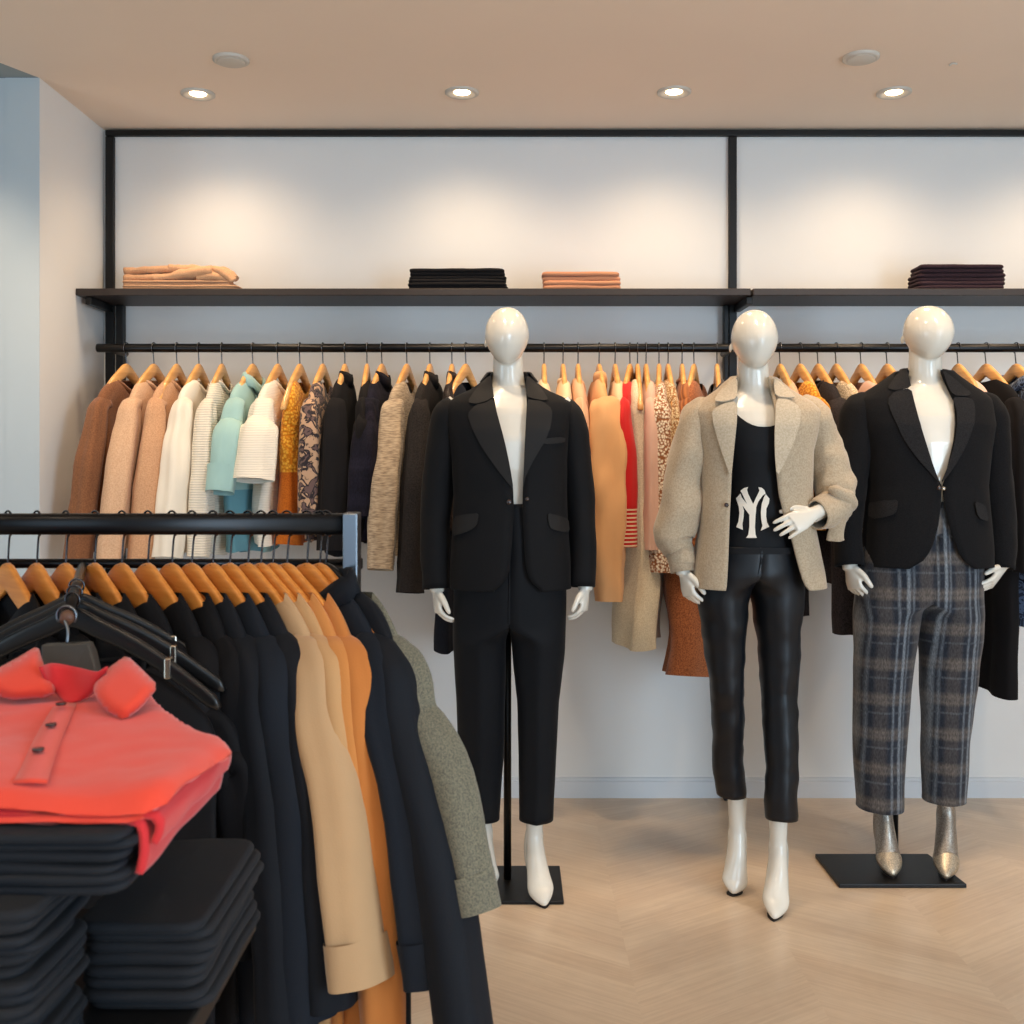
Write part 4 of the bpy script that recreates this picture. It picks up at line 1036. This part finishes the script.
# ---- third figure: grey blazer, plaid trousers ---------------------------------
def man_plaid():
    f = Fig(3.50, 926)
    root = empty('mannequin', (f.X0, f.D, 0)); tag(root, 'glossy white mannequin in a buttoned dark blazer, grey plaid trousers and glittering heels', 'mannequin', 'dressed mannequins')
    G = .014
    mb = MB(); hz0, hz1 = f.p(0, 361)[2], f.p(0, 306.5)[2]; hx = f.p(926, 340)[0]
    head(mb, (hx, -.015, (hz0 + hz1) / 2), f.w(23.3), (hz1 - hz0) / 2, .096)
    mb.ball((hx - f.w(22.6), .012, (hz0 + hz1) / 2 - .02), (.0045, .010, .014), 8)
    P = cr([f.p(925, 345, .01) + (.05, .054), f.p(925, 362, .01) + (.052, .055), f.p(925, 380, .015) + (.060, .06), f.p(925, 394, .012) + (.095, .066)], 16)
    mb.tube(P[:, :3], P[:, 3], P[:, 4], n=24)
    torso(f, mb, [(386, 900, 952, .06, .012), (394, 880, 972, .072, .008), (402, 868, 984, .088, .004), (418, 866, 986, .106, -.004), (445, 872, 982, .116, -.006), (475, 880, 976, .11, -.002), (510, 880, 974, .104, 0), (550, 876, 974, .10, 0), (590, 880, 970, .09, .0)])
    arm(f, mb, [(876, 402, .01, .05), (862, 430, .012, .046), (852, 500, .02, .038), (849, 545, -.005, .030), (850, 570, -.02, .024)])
    hand(mb, f.p(850, 564, -.02), (.16, -.15, -1), (-.9, -.4, 0), (.35, -1, 0), .36, .92)
    arm(f, mb, [(976, 402, .01, .05), (988, 430, .012, .046), (996, 500, .02, .038), (1001, 545, -.005, .030), (1003, 568, -.02, .024)])
    hand(mb, f.p(1003, 566, -.02), (-.75, -.35, -.85), (.75, -.5, -.3), (-.4, -1, .3), .25, .88)
    leg(f, mb, [(890, 620, .0, .075), (884, 700, .0, .05), (884, 760, .02, .036), (884, 785, .03, .028)])
    leg(f, mb, [(958, 620, .0, .075), (950, 700, .0, .05), (947, 755, .02, .036), (946, 780, .03, .028)])
    build('body', mb, M['gloss_white'], root); remesh(root.children[-1])
    for px, py, tpx, tpy in ((884, 792, 893, 879), (946, 786, 946, 881)):
        m2 = MB(); ax, ay, az = f.p(px, py, .03); D = (EYE - G) * F / (tpy - HY); tx = (tpx - CX) * D / F - f.X0; ty = D - f.D
        h = foot(m2, ax, ay, az, tx, ty, 1.0, G, .001)
        b = build('heeled_boot', m2, SILVER, root); remesh(b, .004, 3)
        dx, dy = tx - ax, ty - ay
        rows = [(ax + dx * u, ay + dy * u, z + G, r1, r2) for u, z, r1, r2 in ((.50, .050, .0415, .0305), (.62, .040, .041, .0265), (.78, .0275, .0335, .0205), (.93, .017, .018, .0135), (1.01, .0125, .006, .0065))]
        R = cr(rows, 18); t_ = MB().tube(R[:, :3], R[:, 3], R[:, 4], n=20, ref=(1, 0, 0), cap=True)
        build('toe_cap', t_, GOLDT, b); shoe_parts(f, b, h, tx, ty, ax, ay, G, GOLDT)
    trousers(f, [[(808, 857, 903, .072, .01), (760, 856, 905, .075, .01), (700, 855, 909, .08, .005), (650, 855, 914, .09, .0), (615, 855, 918, .108, 0)],
                 [(801, 924, 966, .070, .01), (760, 924, 969, .075, .01), (700, 922, 974, .08, .005), (650, 920, 979, .09, .0), (615, 918, 981, .108, 0)]],
             [(620, 855, 981, .122, .0), (580, 857, 982, .126, .0), (540, 866, 980, .122, 0), (500, 878, 972, .115, 0)], 610, PLAID, root, crease=.006, cb=12, wr=(.006, (9, 9, 5), 5))
    sh = Shell(f, [(565, 864, 990, .142, 0), (545, 865, 990, .140, 0), (510, 867, 987, .134, 0), (485, 868, 985, .131, 0), (450, 865, 988, .134, 0), (425, 859, 992, .134, 0), (410, 856, 992, .118, .004), (400, 857, 991, .106, .008), (392, 866, 983, .095, .012), (384, 879, 971, .086, .014), (377, 889, 961, .077, .014), (370, 898, 952, .07, .012)], 2.5)
    zlo = f.p(0, 565)[2]; zhi = f.p(0, 371)[2]
    E = [(570, 905, 975), (565, 912, 968), (560, 920, 961), (553, 925, 956), (543, 930, 952), (525, 935, 946), (505, 938, 941.5), (486, 939, 940), (480, 936, 942), (440, 921, 951), (400, 910, 956), (372, 904, 948)]
    jk = open_jacket(f, sh, E, zlo, zhi, GREYB, root, .004, 11)
    sleeve(f, [(868, 398, .012, 3, .02), (865, 400, .012, 9, .045), (861, 407, .013, 14.5, .064), (857, 419, .014, 17, .073), (853, 450, .015, 17.5, .070), (848, 500, .015, 16, .064), (848, 540, -.0, 14.5, .055), (850, 566, -.018, 14, .048)], GREYB, jk, seed=14, wr=.007)
    sleeve(f, [(980, 396, .012, 3, .02), (982, 398, .012, 9, .045), (986, 405, .013, 14, .064), (989, 418, .014, 16.5, .073), (992, 450, .015, 17, .070), (997, 500, .015, 16, .064), (1000, 540, -.0, 14.5, .055), (1001, 569, -.018, 13.5, .048)], GREYB, jk, seed=15, wr=.007)
    collar_strip(f, GREYL, jk, f.p(926, 384)[0], .012, .068, .064, f.p(0, 376)[2], f.p(0, 370)[2], flap=.024, fall=.032, a0=66)
    Z = lambda x, y: (764 + x / 3.938, 330 + y / 3.938)
    sh.patch('lapel', [Z(*p) for p in [(512, 240), (482, 275), (500, 330), (540, 420), (595, 500), (660, 572), (690, 605), (665, 540), (640, 460), (612, 370), (590, 290), (576, 228)]], GREYL, jk, off=.0075)
    sh.patch('lapel', [Z(*p) for p in [(790, 265), (822, 275), (830, 330), (805, 430), (765, 510), (720, 575), (692, 605), (720, 540), (745, 460), (757, 380), (756, 320), (738, 262)]], GREYL, jk, off=.0075)
    sh.patch('collar_wing', [Z(*p) for p in [(556, 148), (530, 165), (500, 200), (482, 230), (512, 238), (576, 226), (568, 190)]], GREYL, jk, off=.010)
    sh.patch('collar_wing', [Z(*p) for p in [(700, 160), (735, 185), (775, 220), (812, 250), (790, 263), (738, 258), (712, 205)]], GREYL, jk, off=.010)
    sh.patch('pocket_flap', [Z(*p) for p in [(408, 680), (460, 672), (526, 666), (518, 718), (495, 730), (404, 744)]], GREYL, jk, off=.008)
    sh.patch('pocket_flap', [Z(*p) for p in [(824, 672), (868, 690), (880, 752), (840, 742)]], GREYL, jk, off=.008)
    hair_button(sh, 938.5, 488, jk, .007); hair_button(sh, 943, 488.5, jk, .006, M['silver_clip'])
    # stand
    c = [W(815, 853.5, (EYE - G) * F / (853.5 - HY)), W(928, 853.5, (EYE - G) * F / (853.5 - HY)), W(967, 884, (EYE - G) * F / (884 - HY)), W(839, 884, (EYE - G) * F / (884 - HY))]
    m = MB(); m.add([(p[0] - f.X0, p[1] - f.D, z) for z in (0.0005, G) for p in c], [(3, 2, 1, 0), (4, 5, 6, 7), (0, 1, 5, 4), (1, 2, 6, 5), (2, 3, 7, 6), (3, 0, 4, 7)])
    build('stand_base', m, M['black_metal'], root, smooth=False, bevel=.003)
    xp = (895 - CX) * 3.58 / F - f.X0
    build('stand_pole', MB().tube([(xp, .09, G), (xp, .09, .72)], .0145, n=16), M['black_metal'], root)
man_plaid()
# ------------------------------------------------------------------ front clothing rack
DR = 1.90; KR = DR / F; ZRA = EYE - (524 - HY) * KR
def rx(px): return (px - CX) * KR
rack = empty('clothing_rack', (rx(352), DR, 0)); tag(rack, 'dark clothing rack with a chrome end post, crowded with hangers', 'clothes rack')
xl_ = -1.45
build('rail', MB().tube([(xl_, 0, ZRA), (-.0135, 0, ZRA)], .0195, n=20, ref=(0, 0, 1), e=3.2), M['rail_black'], rack)
build('lower_rail', MB().tube([(xl_, .05, EYE - (563.5 - HY) * 1.95 / F), (-.0135, .05, EYE - (563.5 - HY) * 1.95 / F)], .009, n=12, ref=(0, 0, 1)), M['rail_black'], rack)
for x in (0, xl_):
    build('post', MB().box((x - .0135, -.0235, .09), (x + .0135, .0235, ZRA + .021)), M['chrome'], rack, smooth=False, bevel=.003)
    build('foot', MB().box((x - .02, -.26, .065), (x + .02, .26, .09)), M['chrome'], rack, smooth=False, bevel=.004)
    build('lower_joint', MB().box((x - .012, .0, EYE - (563.5 - HY) * 1.95 / F - .01), (x + .012, .055, EYE - (563.5 - HY) * 1.95 / F + .01)), M['rail_black'], rack, smooth=False, bevel=.002)
    for y in (-.22, .22): build('caster', MB().tube([(x - .014, y, .0325), (x + .014, y, .0325)], .032, n=18, ref=(0, 0, 1)), M['black_plastic'], rack)
# sloping face-out arm towards the lens
def armp(D): return (-.635 - (D - 1.5) * .36, D, 1.152 + (D - 1.5) * .060)
ap = [armp(d) for d in (1.945, 1.7, 1.5)]
q = [(a - rack.location.x, b - DR, c) for a, b, c in ap]
ao = build('face_out_arm', MB().tube(q, .0085, n=14), M['rail_black'], rack)
build('arm_tip', MB().tube([q[2], (q[2][0] + .004, q[2][1] - .012, q[2][2] - .002)], .0098, n=14), solid('brown_tip', (96, 62, 42), .5), ao)

ZN = EYE - (568 - HY) * KR
front_hanger = make_hanger('wooden_hanger', M['wood_orange'], ZRA - ZN, .0235, half=.202, drop=.118, h0=.026, h1=.016, th=.0065, bend=.0, wire=.0019, e=4.5)
dark_hanger = make_hanger('dark_hanger', M['black_plastic'], ZRA - ZN, .0235, half=.202, drop=.118, h0=.026, h1=.016, th=.0065, bend=.0, wire=.0019, e=4.5)
INK = fabric('midnight_suiting', (18, 21, 27), rough=.7, sheen=.25, spec=.3); INK2 = fabric('ink_cotton', (23, 28, 36), rough=.75, sheen=.25, spec=.3); COAL = fabric('coal_cotton', (17, 17, 20), rough=.7, sheen=.1)
CAMEL = fabric('camel_cotton', (198, 152, 102), rough=.75, sheen=.2); RUST = fabric('rust_cotton', (200, 122, 56), rough=.75, sheen=.2); RUST2 = fabric('amber_cotton', (206, 134, 68), rough=.75, sheen=.2)
SAND = fabric('sand_cotton', (192, 154, 112), rough=.75, sheen=.2); OLIVE = fabric('olive_tweed', (122, 117, 98), (84, 82, 72), kind='tweed', scale=1.5, rough=.95)
FRONT = [
 (326, 'tweed_jacket', 'olive grey tweed jacket at the post end of the front rack', 'jacket', OLIVE, dict(L=.54, sl=.40, slr=.043, spread=.14, th=.03, cuff=True, hemw=.22, shw=.21), 50),
 (320, 'navy_jacket', 'midnight jacket with a turned collar nearest the chrome post', 'jacket', INK, dict(L=.98, sl=.70, slr=.05, spread=.19, th=.026, collar='flap', neck=.085, hemw=.30), 45),
 (307, 'navy_coat', 'ink blue coat with a stitched sleeve hem, second from the chrome post', 'coat', INK2, dict(L=.92, sl=.51, slr=.058, spread=.105, th=.024, cuff=True, hemw=.25), 47),
 (287, 'rust_coat', 'rust orange coat between the ink coat and the amber shirt', 'coat', RUST, dict(L=.90, sl=.64, slr=.046, spread=.05, th=.022), 46),
 (273, 'amber_shirt', 'amber orange shirt just before the rust coat', 'shirt', RUST2, dict(L=.86, sl=.52, slr=.044, spread=.04, th=.02), 46),
 (261, 'camel_shirt', 'camel shirt tucked behind the sand coloured shirt', 'shirt', CAMEL, dict(L=.86, sl=.50, slr=.044, spread=.04, th=.02), 46),
 (248, 'sand_shirt', 'sand beige shirt with a wide hemmed sleeve on the front rack', 'shirt', SAND, dict(L=.84, sl=.51, slr=.062, spread=.10, th=.022, cuff=True), 46),
 (230, 'navy_shirt', 'midnight shirt directly before the sand beige shirt', 'shirt', INK, dict(L=.86, sl=.58, slr=.05, spread=.08, th=.02), 46),
 (213, 'ink_shirt', 'ink blue shirt before the midnight shirt, its sleeve lit', 'shirt', INK2, dict(L=.88, sl=.60, slr=.055, spread=.075, th=.022), 45),
 (192, 'dark_blouse', 'dark blouse whose broad sleeve hangs beside the folded pile', 'blouse', INK, dict(L=.88, sl=.62, slr=.056, spread=.085, th=.022), 45),
]
ORD = ['eleventh', 'twelfth', 'thirteenth', 'fourteenth', 'fifteenth', 'sixteenth', 'seventeenth']
for k, px in enumerate((172, 148, 122, 95, 66, 37, 8)):
    FRONT.append((px, 'black_shirt', 'black shirt, %s garment from the chrome post' % ORD[k], 'shirt', COAL, dict(L=.80, sl=.52, slr=.04, spread=.0, th=.02), 45))
for i, (px, nm, lab, cat, mt, kw, yaw) in enumerate(FRONT):
    kw = dict(kw)
    nk = kw.setdefault('neck', .118)
    kw['top'] = [(-.034, nk, .014), (-.046, nk + .016, .017), (-.062, .152, .020), (-.085, .173, .023), (-.110, .192, .024), (-.137, .208, .025), (-.165, .218, .025), (-.195, .222, .024)]
    if i == 1: kw['top'] = [(a + .014, b, c) for a, b, c in kw['top']]
    kw['swr'] = .004; kw['fl'] = .05; kw['cuffk'] = (1.015, 1.015)
    loc = (rx(px), DR, ZN); rz = math.radians(-90 + yaw)
    kw.setdefault('fold', .006); kw.setdefault('shw', .215)
    garment(nm, lab, cat, 'garments on the front rack', loc, rz, mt, seed=60 + i, front=-1, drop=.07, slx=.04, **kw)
    put(dark_hanger if i == 0 else front_hanger, loc, rz, ('dark hanger under the ' if i == 0 else 'orange wooden hanger under the ') + lab.split(' with ')[0].split(' at the ')[0].split(' between')[0].split(' just')[0].split(' tucked')[0].split(' directly')[0].split(' before')[0].split(' whose')[0], 'clothes hanger', 'wooden hangers on the front rack')

# black hangers and black tops on the sloping arm
arm_hanger = make_hanger('plastic_hanger', M['black_plastic'], .020, .0115, half=.235, drop=.125, h0=.016, h1=.011, th=.006, bend=.0, wire=.0018)
for sd in (1, -1):
    build('metal_clip', MB().box((sd * .155 - .005, -.0072, -.098), (sd * .155 + .005, .0072, -.066)), M['silver_clip'], arm_hanger, smooth=False, bevel=.002)
for k, (D, w_) in enumerate(((1.62, 'foremost'), (1.68, 'middle'), (1.74, 'rearmost'))):
    a = armp(D); loc = (a[0], a[1], a[2] - .020); rz = math.radians((-6, 5, 10)[k])
    put(arm_hanger, loc, rz, 'black plastic hanger with silver clips, %s of three behind the red shirt' % w_, 'clothes hanger', 'black hangers on the face-out arm')
    garment('black_tee', 'black top on the %s black plastic hanger behind the red shirt' % w_, 'top', 'black tops on the face-out arm', (loc[0], loc[1] + .012, loc[2] - .035), rz, COAL, L=.62, sl=.30 if k else .0, slr=.04, neck=.10, drop=.09, th=.018, fold=.005, seed=90 + k, front=-1, collar='crew', shw=.225)

# ------------------------------------------------------------------ display table with folded clothes
t = empty('display_table', (-.70, 1.10, 0)); tag(t, 'black display table under the folded piles', 'table')
build('table_top', MB().box((-.55, -.22, .77), (.372, .25, .80)), M['table'], t, smooth=False, bevel=.004)
for x in (-.52, .20):
    for y in (-.19, .22): build('leg', MB().box((x - .02, y - .02, 0), (x + .02, y + .02, .77)), M['table'], t, smooth=False, bevel=.003)
FOLD = fabric('black_folded_cotton', (26, 30, 36), rough=.7, sheen=.2, spec=.35); FOLD2 = fabric('charcoal_folded_cotton', (34, 36, 40), rough=.75, sheen=.2)
def folded(name, label, cat, group, x0, y0, x1, y1, z0, t_, mat, seed, layers=2, lip=.6):
    mb = MB(); h = t_ / layers
    for l in range(layers):
        j = .004 * math.sin(seed * 2.3 + l * 1.9)
        fold_slab(mb, x0 + j * .5, y0 + j + (.003 if l == 0 else 0), x1 + j, y1 + j, z0 + h * l, h * 1.0, seed + l * .37, .0035)
    return tag(build(name, mb, mat), label, cat, group)
ords = ['topmost', 'second', 'third', 'fourth', 'fifth', 'sixth', 'seventh', 'lowest']
z = 1.033
for k in range(3):
    z -= .0205
    folded('folded_shirt', 'black folded shirt, %s of three directly under the red shirts' % ['topmost', 'middle', 'lowest'][k], 'folded clothing', 'black shirts under the red ones', -.70, .965 + .004 * (k % 2), -.353 - .005 * k, 1.27, z, .0202, FOLD, k + 1, 2)
zt = z; n = 8; h = (zt - .80) / n
for k in range(n):
    z -= h
    folded('folded_sweater', 'dark folded garment, %s in the column under the three black shirts' % ords[k], 'folded clothing', 'dark column of folded garments', -.74, .93 + .006 * ((k * 7) % 3), -.432 + .006 * math.sin(k * 2.1), 1.075, z, h - .0004, FOLD if k % 2 else FOLD2, 11 + k, 2)
z = .897; h = .097 / 4
for k in range(4):
    z -= h
    folded('folded_trousers', 'charcoal folded trousers, %s of the low pile before the dark sleeves' % ['topmost', 'second', 'third', 'lowest'][k], 'folded clothing', 'low pile of folded trousers', -.452 + .006 * math.sin(k * 3), 1.085 + .006 * (k % 2), -.318 + .008 * math.sin(k * 2.2), 1.33, z, h - .0004, FOLD2, 31 + k, 2)

# coral shirts on top
CORAL = fabric('coral_cotton', (228, 72, 50), rough=.75, sheen=.25); CORALD = fabric('deep_coral_cotton', (208, 44, 48), rough=.8, sheen=.25)
def drape(label, prof, y0, y1, seed):
    P = cr([(a, b, 0) for a, b in prof], 26); rs = []
    for y in np.linspace(y0, y1, 22):
        rs.append([(p[0] + .004 * noise.noise(Vector((y * 14, p[1] * 20, seed))), y, p[1] + .003 * noise.noise(Vector((y * 12, p[0] * 20, seed + 4)))) for p in P])
    return tag(build('coral_shirt', MB().loft(rs, closed=False), CORALD, solidify=.007), label, 'shirt', 'coral red shirts')
drape('coral red shirt directly under the buttoned one, its edge slipping down', [(-.66, 1.0445), (-.45, 1.0445), (-.352, 1.043), (-.333, 1.034), (-.331, 1.022), (-.335, 1.010)], .992, 1.24, 3)
drape('lowest coral red shirt, hanging over the side of the black pile', [(-.66, 1.0405), (-.45, 1.0405), (-.362, 1.038), (-.3455, 1.028), (-.344, 1.005), (-.350, .984)], .988, 1.25, 7)
HZ = 1.0615
mb = MB()
outline = [(-.66, .985), (-.345, .985), (-.328, 1.0), (-.320, 1.08), (-.313, 1.17), (-.332, 1.205), (-.385, 1.25), (-.44, 1.33), (-.49, 1.425), (-.60, 1.455), (-.70, 1.445), (-.80, 1.33), (-.80, 1.22), (-.72, 1.17), (-.675, 1.0)]
def sag(x, y):
    return -.010 * max(0, (1.04 - y) / .055) ** 2 - .006 * max(0, (-.35 - x) * -1 / .04) - (.030 * max(0, (y - 1.22) / .2) ** 1.5 if y > 1.22 else 0) * 0 + .004 * math.sin(x * 31 + y * 17) * max(0, 1 - (y - .98) / .25)
slab_poly(mb, outline, HZ - .014, .014, 5, r=.010, step=.011, wav=.006, zoff=sag)
slab_poly(mb, [(-.655, .982), (-.36, .982), (-.345, .992), (-.335, 1.16), (-.66, 1.16)], HZ - .0262, .0095, 8, r=.006, step=.011, wav=.002, zoff=lambda x, y: -.004 * max(0, (1.04 - y) / .055) ** 2)
polo = tag(build('coral_shirt', mb, CORAL, wr=(.0025, 22, 4)), 'coral red collared shirt with dark buttons lying on top of the pile', 'shirt', 'coral red shirts')
def PL(px, py, d):
    D = (EYE - HZ - d) * F / (py - HY); return np.array(((px - CX) * D / F, D, HZ + d))
def flap(rowsA, rowsB, n=18, bulge=.012):
    A = cr([PL(*p) for p in rowsA], n); B = cr([PL(*p) for p in rowsB], n); rs = []
    for u in np.linspace(0, 1, 9):
        r = A + (B - A) * u; r[:, 2] += bulge * math.sin(PI * u); rs.append(r)
    return MB().loft(rs, closed=False)
# turned-down collar wings: crisp leaves leaning on the shirt
def leaf(P, bulge=.006):
    A = np.array([[1, p[0], p[1]] for p in P], float); k, *_ = np.linalg.lstsq(A, np.array([p[2] for p in P]), rcond=None)
    c = chaikin([p[:2] for p in P]); V, Fc = patch(c, 5.0); ed = [min(10, edge_dist(v, c)) / 10 for v in V]
    return MB().add([PL(x, y, max(.004, k[0] + k[1] * x + k[2] * y + bulge * math.sin(e * PI / 2))) for (x, y), e in zip(V, ed)], Fc)
build('collar_wing', leaf([(98, 702, .008), (92, 688, .022), (103, 672, .042), (116, 662, .052), (127, 655, .056), (142, 669, .044), (159, 686, .026), (142, 708, .012), (125, 720, .008), (110, 714, .008)]), CORAL, polo, solidify=.004)
build('collar_wing', leaf([(38, 645, .060), (43, 662, .048), (49, 676, .034), (57, 692, .012), (46, 698, .007), (30, 699, .007), (14, 701, .006), (0, 697, .008), (-20, 692, .012), (-30, 680, .024), (0, 667, .040), (20, 656, .050)]), CORAL, polo, solidify=.004)
build('collar_stand', flap([(41, 667, .050), (52, 663, .048), (72, 666, .044), (96, 672, .044), (108, 668, .050)], [(56, 694, .006), (62, 700, .004), (70, 702, .004), (84, 700, .004), (96, 692, .006)], bulge=-.006), CORALD, polo, solidify=.003)
# button placket with buttons
pl = [(66, 703), (56, 722), (45, 745), (36, 768), (30, 782)]
ra = [PL(x - 11 - i * 1.5, y, .0035) for i, (x, y) in enumerate(pl)]; rb = [PL(x + 11 + i * 1.5, y, .0035) for i, (x, y) in enumerate(pl)]
build('placket', MB().loft([[a, (a + b) / 2 + np.array((0, 0, .001)), b] for a, b in zip(cr(ra, 16), cr(rb, 16))], closed=False), CORAL, polo, solidify=.002)
for x, y, d in ((61, 705, .010), (51, 726, .007), (38, 751, .007)):
    c = PL(x, y, d); build('button', MB().disc(tuple(c), .0062, .003, 18), M['button'], polo)
# its grey hanger, hooked over the end of the sloping arm
gh = empty('grey_hanger', (0, 0, 0)); tag(gh, 'short grey plastic hanger in the collar of the coral red shirt', 'clothes hanger')
a = armp(1.505); top = W(67, 644, 1.47)
def W2(px, py, D): return np.array(W(px, py, D))
f0 = [W2(41, 645, 1.47), W2(88, 643, 1.47), W2(92, 652, 1.468), W2(99, 681, 1.45), W2(84, 682, 1.45), W2(74, 671, 1.458), W2(41, 667, 1.46)]
m = MB(); k = len(f0); m.add(f0 + [p + np.array((0, .018, 0)) for p in f0], [tuple(range(k)), tuple(reversed(range(k, 2 * k)))] + [(i, i + k, (i + 1) % k + k, (i + 1) % k) for i in range(k)])
build('body', m, M['grey_plastic'], gh, smooth=False, bevel=.002)
hk = [W2(67, 644, 1.479), W2(68, 634, 1.482), W2(67, 626, 1.486), W2(63, 618, 1.492)]
c = np.array(a); r = .0135
hk += [c + np.array((r * math.cos(math.radians(t_)), -.004, r * math.sin(math.radians(t_)))) for t_ in np.linspace(215, -40, 16)]
build('hook', MB().tube(cr(hk, 60), .0022, n=8, ref=(0, 1, 0)), M['chrome'], gh)

# ------------------------------------------------------------------ folded stacks on the wall shelves
TANF = fabric('tan_folded_knit', (208, 162, 124), (190, 142, 104), kind='tweed'); ROSEF = fabric('rose_folded_cotton', (206, 144, 108)); BLKF = fabric('black_folded_knit', (26, 24, 25)); PLUMF = fabric('plum_folded_wool', (60, 42, 48), (42, 30, 35), kind='tweed')
def shelf_stack(name, x0, x1, ys, mat, label, cat, group, D0=4.02, D1=4.15, seed=0, layers=2, drift=()):
    sc_ = D0 / F; X0 = (x0 - CX) * sc_; X1 = (x1 - CX) * sc_; z = ZS1 + .0006
    tot = (ys[1] - ys[0]) * sc_; n = len(label); h = tot / n
    for k in range(n):
        dx0, dx1 = drift[k] if drift else (0, 0)
        folded(name, label[k], cat, group, X0 + dx0, D0 + .006 * (k % 2), X1 + dx1, D1, z, h - .0004, mat, seed + k, layers); z += h
shelf_stack('folded_knit', 121, 236, (280, 289), TANF, ['tan folded garment at the bottom of the shelf pile beside the side wall', 'tan folded garment in the middle of the pile beside the side wall'], 'folded clothing', 'tan garments on the long shelf', seed=3, drift=((0, .004), (.0, -.02)))
# loosely rumpled top garment of the tan pile
sc_ = 4.05 / F; X0 = (121 - CX) * sc_; X1 = (233 - CX) * sc_; zt = ZS1 + (289 - 281) * 4.02 / F
mb = MB()
for pts, r0, r1 in (([(.02, .05, .018), (.35, .03, .018), (.62, .04, .02)], .017, .013), ([(.01, .06, .050), (.3, .045, .052), (.6, .05, .054)], .015, .013), ([(.03, .10, .034), (.5, .10, .040), (.9, .10, .036)], .026, .022),
        ([(.30, .02, .012), (.55, .015, .030), (.82, .02, .042)], .014, .022), ([(.42, .045, .058), (.66, .03, .050), (.93, .03, .024)], .013, .022), ([(.70, .02, .016), (.84, .01, .020), (1.0, .03, .006)], .016, .013),
        ([(.72, .035, .052), (.86, .015, .048), (.96, .01, .024), (1.01, .015, .004)], .011, .017), ([(.80, .07, .054), (.93, .05, .046), (1.0, .045, .018)], .016, .015)):
    P = cr([(X0 + (X1 - X0) * u, 4.03 + d, zt + z_) for u, d, z_ in pts], 26)
    mb.tube(P, np.linspace(r0, r1, 26) * 1.5, np.linspace(r0, r1, 26), n=18, ref=(0, 1, 0))
tag(build('rumpled_knit', mb, TANF, wr=(.006, 24, 3)), 'rumpled tan garment lying loosely on top of the pile beside the side wall', 'folded clothing', 'tan garments on the long shelf')
shelf_stack('folded_knit', 408, 506, (268, 289), BLKF, ['black folded garment at the bottom of the glossy black shelf pile', 'black folded garment in the middle of the glossy black shelf pile', 'black folded garment on top of the glossy black shelf pile'], 'folded clothing', 'black garments on the long shelf', seed=23, drift=((0, .006), (0, 0), (.004, -.008)))
shelf_stack('folded_shirt', 543, 621, (271, 289), ROSEF, ['rose tan folded garment, lower of the neat pair on the long shelf', 'rose tan folded garment, upper of the neat pair on the long shelf'], 'folded clothing', 'rose garments on the long shelf', seed=33)
shelf_stack('folded_knit', 919, 1007, (264, 289), PLUMF, ['dark plum folded garment at the bottom of the shelf pile above the plaid mannequin', 'dark plum folded garment in the middle of the pile above the plaid mannequin', 'dark plum folded garment on top of the pile above the plaid mannequin'], 'folded clothing', 'plum garments on the second shelf', seed=43, drift=((0, .0), (0, .004), (.01, -.004)))
